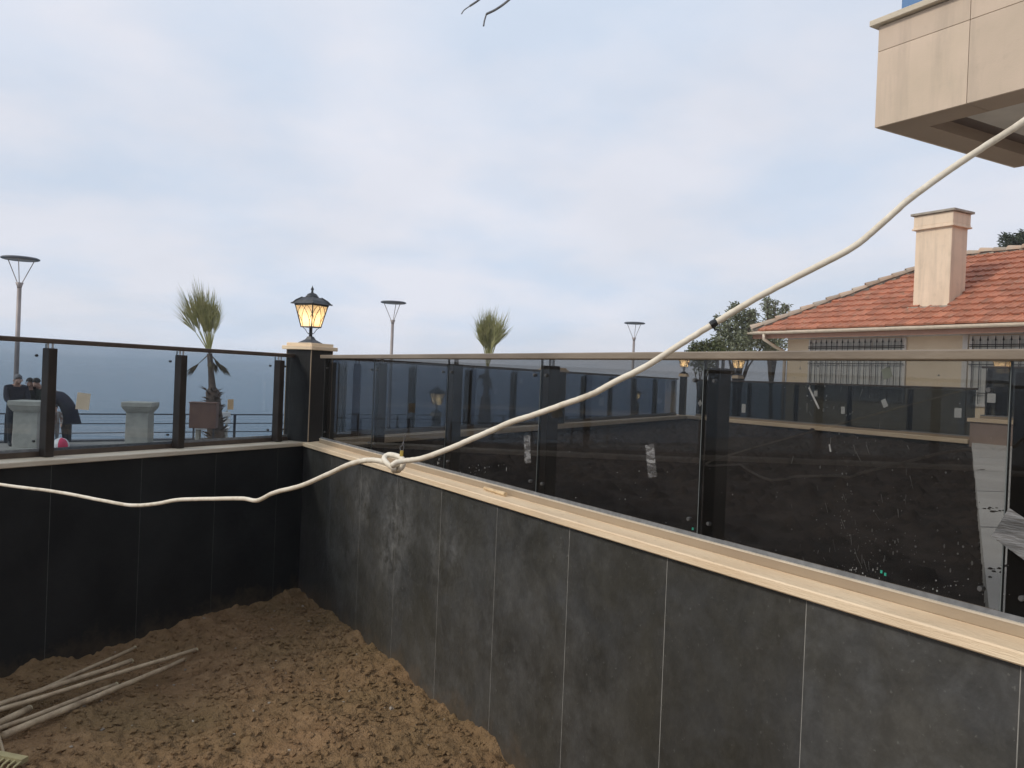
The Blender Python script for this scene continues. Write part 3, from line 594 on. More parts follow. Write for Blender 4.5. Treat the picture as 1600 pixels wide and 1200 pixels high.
def make_lantern(label, loc, rz, scale=1):
    t = thing('lantern', label, 'lantern', loc, rz, 'lit wall lanterns on pillars'); lm = M['lantern']
    mb = MB().frus((0, 0, 0), .069, .066, 0, .006).frus((0, 0, 0), .064, .030, .006, .030).frus((0, 0, 0), .030, .017, .030, .055); mb.build('foot', lm, t)
    mb = MB().lathe([(.016, .054), (.013, .07), (.017, .074), (.017, .082), (.013, .086), (.013, .128)], 10); mb.build('stem', lm, t, smooth=True)
    mb = MB()
    for a in range(4):
        ca, sa = math.cos(a*math.pi/2+math.pi/4), math.sin(a*math.pi/2+math.pi/4)
        mb.tube([(ca*.016, sa*.016, .076), (ca*.024, sa*.024, .080), (ca*.045, sa*.045, .112), (ca*.068, sa*.068, .129)], .0028, 6)
    mb.build('scroll_stay', lm, t)
    b0, b1, z0, z1 = .054, .090, .130, .306
    MB().frus((0, 0, 0), .058, .056, .126, .134).build('body_floor', lm, t)
    MB().frus((0, 0, 0), .094, .095, .298, .312).build('body_rim', lm, t)
    def fp(k, u, v, off=0):   # point on face k: u -1..1, v 0..1
        hw = b0+(b1-b0)*v; z = z0+(z1-z0)*v; p = Vector((u*hw, -hw-off, z)); return Matrix.Rotation(k*math.pi/2, 4, 'Z') @ p
    for k in range(4):
        mb = MB().tube([fp(k, -1, 0), fp(k, -1, 1)], .005, 6); mb.build('corner_bar', lm, t)
        mb = MB(); vs = [fp(k, u, v, o2) for o2 in (0, -.003) for u, v in ((-1, 0), (1, 0), (1, 1), (-1, 1))]
        pane = mb.add(vs, [(0, 1, 2, 3), (7, 6, 5, 4), (0, 4, 5, 1), (1, 5, 6, 2), (2, 6, 7, 3), (3, 7, 4, 0)]).build('pane', M['lantern_pane'], t)
        mb = MB()
        for s in (-1, 1):
            mb.tube([fp(k, s*u, v, .001) for u, v in ((-1, .55), (-.72, .78), (-.35, .96), (-.25, 1))], .0022, 5)
            mb.tube([fp(k, s*u, v, .001) for u, v in ((-.62, 0), (-.60, .25), (-.42, .52), (-.1, .78), (.3, 1))], .0022, 5)
            mb.tube([fp(k, s*u, v, .001) for u, v in ((-1, .56), (-.8, .48), (-.64, .30), (-.60, .12))], .0022, 5)
        mb.build('lattice', lm, pane)
    MB().frus((0, 0, 0), .117, .112, .310, .316).frus((0, 0, 0), .104, .088, .316, .338).frus((0, 0, 0), .088, .052, .338, .366).build('roof', lm, t)
    mb = MB()
    for k in range(4):
        a = k*math.pi/2+math.pi/4; c, s = math.cos(a)*1.414, math.sin(a)*1.414
        mb.tube([(c*.115, s*.115, .314), (c*.104, s*.104, .320), (c*.089, s*.089, .340), (c*.053, s*.053, .368)], .004, 5)
    mb.build('roof_rib', lm, t)
    MB().lathe([(.055, .364), (.052, .374), (.044, .380), (.040, .390), (.026, .398), (.012, .404)], 12).build('crown_dome', lm, t, smooth=True)
    MB().lathe([(.008, .402), (.011, .412), (.006, .418), (.013, .428), (.010, .440), (.004, .450), (.002, .460)], 10).build('finial', lm, t, smooth=True)
    MB().lathe([(.004, .160), (.016, .17), (.021, .19), (.018, .21), (.006, .225)], 10).build('bulb', M['bulb'], t, smooth=True)
    li = bpy.data.lights.new('bulb_light', 'POINT'); li.energy = 5.0; li.color = (1, .74, .42); li.shadow_soft_size = .028
    lo = bpy.data.objects.new('bulb_light', li); COL.objects.link(lo); setp(lo, t, Matrix.Translation((0, 0, .20)))
    return t
def pcen(p, a=ANG): return (p+Matrix.Rotation(a, 4, 'Z') @ Vector((.125, .125, 0)))
c = pcen(PP); L0 = make_lantern('large lit black lantern on the corner pillar nearest the viewer', (c.x, c.y, 1.925), ANG)
def pillar_lantern(lab, lab2, p, zb, zt, rz=ANG, scale=1, slim=True):
    pillar(lab, p+(Matrix.Rotation(rz, 3, 'Z') @ Vector((.07, .07, 0)) if slim else Vector()), rz, zb, zt, *((.11, (.16, .14)) if slim else (.25, (.31, .26)))); c = pcen(p, rz); dup(L0, (c.x, c.y, zt), rz, lab2, scale)
p = K+4.72*D2+.03*N2; pillar('dark pillar part-way along the far sea-side fence', (p.x, p.y, 0), ANG, CT, 1.87)
p = K+10.42*D2; pillar_lantern('dark pillar at the far corner of the garden', 'small lit lantern on the far corner pillar of the garden', Vector((p.x, p.y, 0)), CT, 1.925)
pillar_lantern('dark pillar just right of the far garden corner', 'small lit lantern right of the far corner, in front of the bushes', Vector((11.15, 11.0, 0)), CT-.2, 1.925, 0)
q = onX(1568, 576, 11.6); pillar_lantern('dark pillar behind the raised fence by the house', 'bright lit lantern at the far right below the house window', Vector((11.5, q.y-.1, 0)), -.42, q.z-.2, 0)
for x, y, z, a, b in ((683, 625, 13.5, 'low pillar on the promenade nearer the corner', 'lit lantern low beyond the glass nearer the corner pillar'), (995, 620, 25, 'low pillar far along the promenade', 'tiny lit lantern low and far along the promenade')):
    q = at(x, y, z); pillar_lantern(a, b, Vector((q.x-.125, q.y-.125, 0)), -.42, q.z-.2, 0)

# ------------------------------------------------------------------ neighbour building with balcony
BX, BY, BZ = 8.66, 6.53, 4.834
bt = thing('apartment_building', 'stone clad apartment building with overhanging balcony at upper right', 'building', (12, 0, -.42))
MB().box(11.6, 20, -9, 4.6, -.42, 9).build('wall', M['balcony'], bt, True)
MB().box(BX+.03, 11.6, -8, BY-.03, BZ+.16, 6.03).build('balcony_core', M['joint'], bt, True)
ys = [BY]+[5.41-1.12*i for i in range(11)]
for a, b in zip(ys, ys[1:]):
    for z0, z1 in ((BZ, 5.722), (5.728, 6.02)):
        MB().box(BX, BX+.028, b+.003, a-.003, z0, z1).build('panel', M['balcony'], bt, True, bevel=.0015)
for x0 in [BX+.03+1.1*i for i in range(3)]:
    for z0, z1 in ((BZ, 5.722), (5.728, 6.02)):
        MB().box(x0+.003, min(x0+1.094, 11.6), BY-.028, BY, z0, z1).build('panel', M['balcony'], bt, True, bevel=.0015)
RX0, RY0, RY1 = 9.09, 5.67, 6.115
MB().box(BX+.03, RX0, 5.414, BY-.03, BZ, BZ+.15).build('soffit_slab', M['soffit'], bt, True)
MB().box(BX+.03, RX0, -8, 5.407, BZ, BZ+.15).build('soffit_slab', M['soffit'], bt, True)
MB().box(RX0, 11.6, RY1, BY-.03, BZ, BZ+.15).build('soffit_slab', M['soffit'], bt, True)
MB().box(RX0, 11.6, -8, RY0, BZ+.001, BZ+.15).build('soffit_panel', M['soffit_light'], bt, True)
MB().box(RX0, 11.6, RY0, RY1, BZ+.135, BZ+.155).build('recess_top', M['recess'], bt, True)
MB().box(BX-.07, 11.6, -8, BY+.08, 6.03, 6.10).build('cornice', M['coping_shaded'], bt, True, bevel=.006)
MB().box(BX+.10, BX+.112, -8, BY-.22, 6.12, 7.1).build('balustrade_glass', M['blue_glass'], bt, True)
MB().box(BX+.09, BX+.122, -8, BY-.215, 7.1, 7.14).build('balustrade_rail', M['steel'], bt, True)

# ------------------------------------------------------------------ tiled house
HX = 18.0; HY = 17.3; HE = 3.296; RUN = 3.65; RISE = 2.09; PIT = math.atan2(RISE, RUN); HY0 = 1.0
ht = thing('house', 'single-storey cream house with hipped red clay tile roof', 'house', (HX, 9, -.42))
wl = MB().box(18.65, 24.6, HY0+.7, 16.56, -.42, HE-.06).build('wall', M['plaster'], ht, True)
MB().box(18.635, 18.66, HY0+.7, 16.56, 3.10, 3.16).build('cornice_band', M['white'], ht, True)
slope = MB()
A, B, Cc, Dd = Vector((HX, HY, HE)), Vector((HX+2*RUN, HY, HE)), Vector((HX+2*RUN, HY0, HE)), Vector((HX, HY0, HE))
E1, E2 = Vector((HX+RUN, HY-RUN, HE+RISE)), Vector((HX+RUN, HY0+RUN, HE+RISE))
slope.add([A, B, Cc, Dd, E1, E2], [(0, 4, 5, 3), (1, 2, 5, 4), (0, 1, 4), (3, 5, 2), (0, 3, 2, 1)])
rf = slope.build('roof', M['fascia'], ht, True)
# clay tiles
TW, TE, TL = .25, .335, .40
def tile_mb():
    mb = MB(); prof = [(0, .008), (.02, .024), (.04, .028), (.06, .022), (.08, .006), (.125, .003), (.150, .013), (.170, .003), (.25, .008)]
    vs = []
    for yy, lift in ((0, .044), (TL, -.006)):
        for x, z in prof: vs.append((x, yy, z+lift))
    for x, z in prof: vs.append((x, 0, min(z, .008)))
    k = len(prof); fs = [(i, i+1, k+i+1, k+i) for i in range(k-1)]+[(2*k+i, 2*k+i+1, i+1, i) for i in range(k-1)]
    return mb.add(vs, fs)
tm = tile_mb().mesh('roof_tile', M['tile']); rest = MB(); base_tile = tile_mb(); places = []
nrow = int(RUN/math.cos(PIT)/TE)+1
ux, uy, uz = Vector((0, -1, 0)), Vector((math.cos(PIT), 0, math.sin(PIT))), Vector((-math.sin(PIT), 0, math.cos(PIT)))
for r in range(nrow):
    s = r*TE*math.cos(PIT)
    y = HY-.06-TW*math.ceil((s+.02)/TW)
    while y > HY0+s+.2:
        o3 = Vector((HX-.06, y, HE+.01))+uy*(r*TE)
        X = o3.x; 
        inch = 18.80 < X+.15 < 19.45 and 12.02 < y < 12.98
        if not inch: places.append((o3, r))
        y -= TW
def tmat(o3):
    j = Matrix.Rotation(random.gauss(0, .012), 4, 'Z') @ Matrix.Rotation(random.gauss(0, .010), 4, 'X')
    return Matrix(((ux.x, uy.x, uz.x, o3.x), (ux.y, uy.y, uz.y, o3.y), (ux.z, uy.z, uz.z, o3.z+random.gauss(0, .003)), (0, 0, 0, 1))) @ j
def inview(o3):
    v = o3-EYEP; z = v.dot(Fv); return z > 0 and 800+FPX*v.dot(cr)/z < 1625
vis = sorted([p for p in places if inview(p[0])], key=lambda p: (p[0]-EYEP).length); big = vis[:300]; bigs = set(id(p) for p in big)
invr = W[rf.name].inverted()
for p in big:
    o = bpy.data.objects.new('roof_tile', tm); COL.objects.link(o); setp(o, rf, invr @ tmat(p[0]))
for p in places:
    if id(p) in bigs: continue
    T = tmat(p[0]); rest.add([T @ v for v in base_tile.v], base_tile.f)
rt = rest.build('roof_tiles', M['tile'], rf, True); rt['kind'] = 'stuff'
# hip and ridge cap tiles bedded in mortar
def caps(a, b, step, rad):
    rad *= 1.25
    L = (b-a).length; t = (b-a).normalized(); side = t.cross(Zu).normalized(); up = side.cross(t)
    MB().tube([a+up*.0, b+up*.0], .10, 8).build('mortar_bed', M['mortar'], rf, True)
    for i in range(int(L/step)):
        q = a+t*(i*step)+up*random.uniform(-.012, .018); mb = MB(); vs = []
        for d, r0 in ((0, rad*1.25), (step*1.12, rad*.80)):
            for j in range(7):
                an = math.pi*j/6; vs.append(q+t*d+side*(math.cos(an)*r0)+up*(math.sin(an)*r0*.8+.045+random.gauss(0, .003)))
            for j in range(7):
                an = math.pi*j/6; vs.append(q+t*d+side*(math.cos(an)*(r0-.018))+up*(math.sin(an)*(r0-.018)*.8+.045))
        fs = [(j, j+1, 14+j+1, 14+j) for j in range(6)]+[(7+j+1, 7+j, 21+j, 21+j+1) for j in range(6)]+[(j+1, j, 7+j, 7+j+1) for j in range(6)]+[(14+j, 14+j+1, 21+j+1, 21+j) for j in range(6)]
        mb.add(vs, fs).build('ridge_tile', M['hip_tile'], rf, True)
caps(A+Vector((0, 0, .02)), E1+Vector((0, 0, .03)), .36, .105); caps(E1+Vector((0, 0, .03)), E2+Vector((0, 0, .03)), .36, .105)
# chimney
cx0, cx1, cy0, cy1 = 18.87, 19.49, 12.0, 12.93; ch = MB().box(cx0, cx1, cy0, cy1, HE+.3, 6.05).build('chimney', M['plaster_chimney'], ht, True, bevel=.01)
MB().box(cx0-.09, cx1+.09, cy0-.09, cy1+.09, HE+.40, HE+.535, 0).build('flashing', M['mortar'], ch, True)
MB().box(cx0-.07, cx1+.07, cy0-.07, cy1+.07, 5.70, 5.74).box(cx0-.045, cx1+.045, cy0-.045, cy1+.045, 5.74, 5.79).build('band', M['plaster_chimney'], ch, True, bevel=.006)
MB().box(cx0-.04, cx1+.04, cy0-.04, cy1+.04, 5.79, 6.04).build('collar', M['plaster_chimney'], ch, True, bevel=.006)
MB().box(cx0-.10, cx1+.10, cy0-.10, cy1+.10, 6.05, 6.105).build('cap', M['mortar'], ch, True, bevel=.006)
# eaves
MB().box(HX+.02, HX+.05, HY0, HY-.02, HE-.20, HE-.02).build('fascia', M['fascia'], ht, True)
MB().box(HX+.05, 18.66, HY0, HY-.05, HE-.10, HE-.08).build('eave_board', M['fascia'], ht, True)
gp = [(HX-.10+.07*math.cos(a), HE-.03+.06*math.sin(a)) for a in [math.pi+math.pi*i/6 for i in range(7)]]+[(HX-.03, HE+.0), (HX-.045, HE+.0)]+[(HX-.10+.055*math.cos(a), HE-.03+.045*math.sin(a)) for a in [2*math.pi-math.pi*i/6 for i in range(7)]]
mb = MB(); n = len(gp); mb.add([(x, HY+.02, z) for x, z in gp]+[(x, HY0, z) for x, z in gp], [(i, (i+1) % n, n+(i+1) % n, n+i) for i in range(n)]+[tuple(range(n-1, -1, -1)), tuple(range(n, 2*n))]); mb.build('gutter', M['gutter'], ht, True)
MB().tube([(HX-.10, 16.75, HE-.06), (HX-.10, 16.75, HE-.22), (18.3, 16.68, HE-.42), (18.56, 16.62, HE-.52), (18.59, 16.6, HE-.7), (18.59, 16.6, -.4)], .045, 8).build('downpipe', M['gutter'], ht, True, smooth=True)
MB().box(18.60, 18.655, 11.34, 11.46, -.42, 3.1).build('pilaster', M['white'], ht, True)
def window(y0, y1, z0, z1, nb, lab=None):
    f = MB()
    f.box(18.60, 18.66, y0, y0+.09, z0, z1).box(18.60, 18.66, y1-.09, y1, z0, z1).box(18.602, 18.658, y0+.09, y1-.09, z1-.08, z1).box(18.602, 18.658, y0+.09, y1-.09, z0, z0+.08)
    k = 3
    for i in range(1, k): yy = y0+(y1-y0)*i/k; f.box(18.606, 18.654, yy-.03, yy+.03, z0+.08, z1-.08)
    fo = f.build('window', M['white'], ht, True)
    MB().box(18.625, 18.640, y0+.09, y1-.09, z0+.08, z1-.08).build('curtain', M['curtain'], fo, True)
    b = MB()
    for zz in (z1-.20, z1-.24, z0+.3, (z0+z1)/2+.15): b.tube([(18.56, y0+.02, zz), (18.56, y1-.02, zz)], .011, 6)
    b.build('bar_rail', M['iron'], fo, True)
    for i in range(nb):
        yy = y0+.1+(y1-y0-.2)*i/(nb-1); MB().tube([(18.56, yy, z0+.05), (18.56, yy, z1-.12), (18.56, yy, z1-.10), (18.56, yy, z1-.07), (18.56, yy, z1-.0)], [.009, .009, .022, .016, .002], 6).build('window_bar', M['iron'], fo, True)
window(12.88, 15.79, 1.5, 3.08, 17); window(8.0, 11.30, 1.5, 3.08, 19)

# ------------------------------------------------------------------ trees
def leaf_cloud(mb, centres, n, ln, wd, droop=.2):
    tot = sum(r**2 for _, r in centres)
    for c, r in centres:
        for i in range(int(n*r**2/tot)):
            d = Vector((random.gauss(0, 1), random.gauss(0, 1), random.gauss(0, 1))).normalized()*r*random.random()**.45
            p = Vector(c)+d; a = Vector((random.gauss(0, 1), random.gauss(0, 1), random.gauss(0, .7)-droop)).normalized(); b = a.cross(Vector((random.random(), random.random(), random.random()))).normalized()
            l, w = ln*random.uniform(.6, 1.2), wd*random.uniform(.7, 1.2)
            mb.add([p, p+a*l*.45+b*w, p+a*l, p+a*l*.45-b*w], [(0, 1, 2, 3)])
def tree(name, label, cat, base, top, blobs, n, ln, wd, m, rad=.09, group=None):
    t = thing(name, label, cat, base, 0, group); base = Vector(base); cs = [(Vector(c), r) for c, r in blobs]
    fork = base+(Vector(top)-base)*.45; tr = MB().tube([base, base+(fork-base)*.5+Vector((.05, .03, 0)), fork], [rad, rad*.8, rad*.65], 8)
    tr.build('trunk', M['bark'], t, True, smooth=True)
    br = MB()
    for c, r in cs:
        mid = fork.lerp(c, .5)+Vector((random.uniform(-.1, .1), random.uniform(-.1, .1), .1)); br.tube([fork, mid, c], [rad*.45, rad*.3, rad*.12], 6)
        for k in range(5): br.tube([mid.lerp(c, random.random()), c+Vector((random.gauss(0, r*.5), random.gauss(0, r*.5), random.gauss(0, r*.5)))], [rad*.15, rad*.05], 4)
    br.build('branch', M['bark'], t, True)
    mb = MB(); leaf_cloud(mb, cs, n, ln, wd); mb.build('crown', m, t, True); return t
def blob(x, y, z, rpx): return (at(x, y, z), rpx*z/FPX)
q = at(1155, 560, 24.5)
tree('olive_tree', 'grey green olive tree just left of the tiled house', 'tree', (q.x, q.y, -.42), tuple(at(1155, 500, 24.5)),
     [blob(1150, 520, 24.5, 22), blob(1132, 512, 24.3, 16), blob(1168, 500, 24.6, 17), blob(1150, 490, 24.5, 14), blob(1178, 522, 24.8, 20), blob(1128, 536, 24.3, 18), blob(1160, 540, 24.2, 24), blob(1196, 535, 25, 18), blob(1150, 478, 24.6, 8), blob(1121, 496, 24.4, 6), blob(1175, 490, 24.5, 9)], 4800, .13, .021, M['olive'])
q = at(1210, 560, 26.5)
tree('olive_tree', 'thin olive tree rising behind the eave corner of the tiled house', 'tree', (q.x, q.y, -.42), tuple(at(1205, 490, 26.5)),
     [blob(1200, 478, 26.5, 12), blob(1206, 490, 26.5, 13), blob(1224, 486, 26.6, 11), blob(1198, 467, 26.5, 6), blob(1212, 472, 26.4, 5), blob(1230, 478, 26.6, 5), blob(1200, 510, 26.5, 15), blob(1215, 535, 26.5, 22)], 1600, .13, .02, M['olive'])
q = at(1095, 575, 23.5)
tree('shrub', 'low yellow green shrub peeking over the bronze rail left of the olive', 'shrub', (q.x, q.y, -.42), tuple(at(1098, 545, 23.5)),
     [blob(1088, 545, 23.5, 13), blob(1105, 540, 23.5, 12), blob(1120, 545, 23.6, 14), blob(1100, 560, 23.5, 25), blob(1080, 552, 23.4, 9)], 2600, .10, .018, M['bush'], .05)
q = at(1600, 500, 36)
tree('pine_tree', 'dark green pine behind the house roof at the right edge', 'tree', (q.x, q.y, -.42), tuple(at(1600, 400, 36)),
     [blob(1575, 388, 36, 12), blob(1590, 378, 36, 14), blob(1572, 372, 36, 8), blob(1605, 385, 36, 20), blob(1580, 405, 36, 18), blob(1620, 390, 36, 26), blob(1598, 366, 36, 7), blob(1566, 395, 36, 8)], 5200, .20, .030, M['conifer'], .14)

# ------------------------------------------------------------------ promenade: railing, pedestals, lamps, palms, bin
RL = [(-14, 24.05), (-8, 24.25), (-.1, 24.6), (7.09, 25.75), (9.87, 26.67), (17.1, 27.2), (26, 27.6)]
rt = thing('quay_railing', 'dark navy metal railing with three bars along the quay', 'railing', (0, 24.6, -.42))
for zz in (.31, .055, -.19): MB().tube([(x, y, zz) for x, y in RL], .020 if zz > .2 else .014, 6).build('rail_bar', M['rail_navy'], rt, True)
px_ = []; 
for (x0, y0), (x1, y1) in zip(RL, RL[1:]):
    L = math.hypot(x1-x0, y1-y0); k = max(1, round(L/1.55))
    for i in range(k): px_.append((x0+(x1-x0)*i/k, y0+(y1-y0)*i/k))
pp = None
for x, y in px_:
    if pp is None: pp = MB().box(-.035, .035, -.02, .02, -.42, .31).build('railing_post', M['rail_navy'], rt, world=False); setp(pp, rt, W[rt.name].inverted() @ Matrix.Translation((x, y, 0)))
    else: inst(pp, 'railing_post', rt, W[rt.name].inverted() @ Matrix.Translation((x, y, 0)))
def pedestal(lab, loc, rz):
    t = thing('pedestal', lab, 'pedestal', loc, rz, 'stone pedestals on the promenade')
    MB().frus((0, 0, 0), .27, .262, .10, .92).build('shaft', M['pedestal'], t, bevel=.01)
    MB().box(-.31, .31, -.31, .31, 0, .10).build('base', M['pedestal'], t, bevel=.01)
    MB().box(-.285, .285, -.285, .285, .921, .955).box(-.31, .31, -.31, .31, .955, .99).frus((0, 0, 0), .325, .345, .99, 1.04).build('moulding', M['pedestal'], t)
    MB().box(-.36, .36, -.36, .36, 1.042, 1.165).build('cap', M['pedestal'], t, bevel=.015); return t
q = onZ(46, 704.7, -.42); p1 = pedestal('stone pedestal at the far left, in front of the people', (q.x, q.y, -.42), R_(-25))
q = onZ(217, 701, -.42); dup(p1, (q.x, q.y, -.42), R_(-22), 'stone pedestal standing alone between the left and middle fence posts')
def street_lamp(lab, loc):
    t = thing('street_lamp', lab, 'street lamp', loc, 0, 'street lamps along the promenade'); H = 4.58
    MB().lathe([(.11, 0), (.11, .02), (.065, .05), (.055, 2.0), (.05, H-.72)], 10).build('pole', M['lamp_steel'], t, smooth=True)
    MB().lathe([(.05, H-.74), (.055, H-.70), (.09, H-.60)], 10).build('pole_cup', M['lamp_steel'], t, smooth=True)
    for k in range(3):
        a = k*2.094+.4; MB().tube([(.06*math.cos(a), .06*math.sin(a), H-.60), (.33*math.cos(a), .33*math.sin(a), H-.03)], .011, 6).build('arm', M['lamp_steel'], t)
    MB().lathe([(.39, H-.045), (.425, H-.03), (.43, H-.005), (.38, H+.02), (.02, H+.035)], 28).build('lamp_disc', M['lamp_dark'], t, smooth=True)
    MB().lathe([(.24, H-.05), (.37, H-.05), (.37, H-.04), (.24, H-.04)], 28).build('light_ring', M['lamp_steel'], t, smooth=True); return t
l1 = street_lamp('street lamp with round flat head at the far left above the people', (.078, 24.1, -.42))
dup(l1, (10.6, 25.8, -.42), R_(30), 'street lamp standing between the lantern pillar and the second palm', .97)
dup(l1, (21.76, 27.3, -.42), R_(20), 'smallest street lamp, farthest along the promenade by the shrubs')
q = at(317, 700, 21.4)
bt2 = thing('litter_bin', 'brown square litter bin on thin posts beside the palm trunk', 'litter bin', (q.x, q.y, -.42), R_(-20))
MB().box(-.32, .32, -.22, .22, .56, 1.18).build('bin_body', M['bin'], bt2, bevel=.01); MB().box(-.335, .335, -.235, .235, 1.18, 1.21).build('bin_lid', M['bin'], bt2, bevel=.005)
for x in (-.24, .24): MB().box(x-.02, x+.02, -.02, .02, 0, .56).build('bin_post', M['rail_navy'], bt2)
q = onZ(318, 696, -.42); t = thing('bench', 'pale slatted concrete bench beside the palm foot', 'bench', (q.x+.3, q.y+.5, -.42), R_(-15))
for i in range(3): MB().box(-.45, .45, -.35+.24*i, -.15+.24*i, .40, .46).build('seat_slat', M['ball_white'], t, bevel=.01)
for x in (-.35, .35): MB().box(x-.05, x+.05, -.3, .3, 0, .40).build('bench_leg', M['pedestal'], t, bevel=.01)
for i in range(2): MB().box(-.45, .45, .36, .40, .55+.18*i, .68+.18*i).build('back_slat', M['ball_white'], t, bevel=.01)
for x in (-.35, .35): MB().box(x-.03, x+.03, .40, .45, 0, .9).build('back_post', M['pedestal'], t)

def palm(lab, base, H, lean, trunk_r, fans, zcrown, stubs=True):
    t = thing('fan_palm', lab, 'palm tree', base, 0, 'young fan palms on the promenade'); B0 = Vector((0, 0, 0)); T = Vector((lean[0], lean[1], H))
    ks = [0, .12, .3, .5, .60, .64, .8, 1]; rr = [1.0, .95, .9, .8, .75, .42, .32, .30]
    MB().tube([B0.lerp(T, k) for k in ks], [trunk_r*r for r in rr], 12).build('trunk', M['trunk'], t, smooth=True)
    mb = MB()
    if stubs:
        for i in range(110):
            k = random.uniform(0, .62); a = random.uniform(0, 6.28); p = B0.lerp(T, k); r = trunk_r*(1.1-.4*k); d = Vector((math.cos(a), math.sin(a), 0)); s = Vector((-d.y, d.x, 0))*.035
            p0 = p+d*r*.85; p2 = p+d*(r+random.uniform(.07, .16))+Vector((0, 0, random.uniform(.03, .12)))
            mb.add([p0-s, p0+s, p2+s*.35, p2-s*.35, p0-s+Vector((0, 0, .03)), p0+s+Vector((0, 0, .03))], [(0, 1, 2, 3), (5, 4, 3, 2), (0, 3, 4), (1, 5, 2)])
        mb.build('leaf_stubs', M['trunk'], t)
    for (az, tilt, L, fan, dead) in fans:
        d = Vector((math.sin(tilt)*math.cos(az), math.sin(tilt)*math.sin(az), math.cos(tilt))); hub = T+d*L*.42; mb = MB(); mb.tube([T-d*.05, T+d*L*.22, hub], [.018, .013, .010], 5)
        side = d.cross(Vector((math.cos(az+1.2), math.sin(az+1.2), .2))).normalized(); nn = d.cross(side)
        nl = 23
        for j in range(nl):
            u = -1+2*j/(nl-1); an = u*fan; v = d*math.cos(an)+side*math.sin(an); ll = L*.68*(1-.30*abs(u))*random.uniform(.75, 1.12); w = side*math.cos(an)-d*math.sin(an)
            tip = hub+v*ll+nn*random.gauss(0, .07*L)-Zu*random.random()*.05; mid = hub+v*ll*.5+nn*random.gauss(0, .03); ww = .0105
            mb.add([hub, mid-w*ww, tip, mid+w*ww, mid+nn*.012], [(0, 1, 4), (0, 4, 3), (1, 2, 4), (4, 2, 3)])
        mb.build('frond', M['leaf_dead'] if dead else M['leaf_palm'], t)
    return t
def fans(n, spread, az0, L0, L1, ndead):
    out = []
    for i in range(n): out.append((random.uniform(0, 6.28), abs(random.gauss(0, spread))+.03, random.uniform(L0, L1), random.uniform(.30, .55), False))
    for i in range(ndead): out.append((random.uniform(0, 6.28), random.uniform(2.1, 2.75), random.uniform(.5, .85), .22, True))
    return out
lft = Vector((-Rw.x, -Rw.y, 0)); azl = math.atan2(lft.y, lft.x)
f1 = [(azl, .62, 1.5, .30, False), (azl+.3, .45, 1.75, .32, False), (azl-.3, .50, 1.55, .32, False), (azl+.6, .22, 1.85, .32, False), (azl-.5, .18, 1.7, .34, False), (azl, .30, 1.7, .32, False), (azl+3.1, .14, 1.4, .30, False), (azl+2.8, .24, 1.2, .30, False), (azl+3.5, .06, 1.5, .32, False)]+[(azl+random.gauss(0, .75), abs(random.gauss(.14, .10)), random.uniform(1.15, 1.8), random.uniform(.22, .36), False) for i in range(11)]+fans(0, .2, 0, 1, 1, 6)
palm('fan palm with windswept fronds and stubbly trunk behind the left fence', (4.63, 22.79, -.42), 2.45, (-.25, .14), .23, f1, 0)
f2 = fans(44, .165, 0, 1.45, 1.95, 6)
palm('fan palm with upright bunched crown above the middle of the bronze rail', (13.42, 24.5, -.42), 2.40, (.05, 0), .22, f2, 0)

# ------------------------------------------------------------------ people on the promenade
def skin_body(name, joints, edges, radii, root, parent, segmat, mats):
    names = list(joints); me = bpy.data.meshes.new(name); ii = {k: i for i, k in enumerate(names)}
    me.from_pydata([joints[k] for k in names], [(ii[a], ii[b]) for a, b in edges], []); o = bpy.data.objects.new(name, me); COL.objects.link(o)
    sk = o.modifiers.new('skin', 'SKIN'); sv = me.skin_vertices[0].data
    for k in names:
        r = radii[k]; sv[ii[k]].radius = r if isinstance(r, tuple) else (r, r); sv[ii[k]].use_root = (k == root)
    su = o.modifiers.new('sub', 'SUBSURF'); su.levels = 2; su.render_levels = 2
    bpy.context.view_layer.update(); dg = bpy.context.evaluated_depsgraph_get()
    m2 = bpy.data.meshes.new_from_object(o.evaluated_get(dg)); bpy.data.objects.remove(o); m2.name = name; m2.materials.clear()
    for mm in mats: m2.materials.append(mm)
    segs = [(Vector(joints[a]), Vector(joints[b]), segmat(a, b)) for a, b in edges]
    for p in m2.polygons:
        c = p.center; best = 9; mi = 0
        for a, b, s in segs:
            ab = b-a; t = max(0, min(1, (c-a).dot(ab)/max(ab.length_squared, 1e-9))); dd = (c-a-ab*t).length
            if dd < best: best = dd; mi = s
        p.material_index = mi; p.use_smooth = True
    o2 = bpy.data.objects.new(name, m2); COL.objects.link(o2); setp(o2, parent, Matrix()); return o2
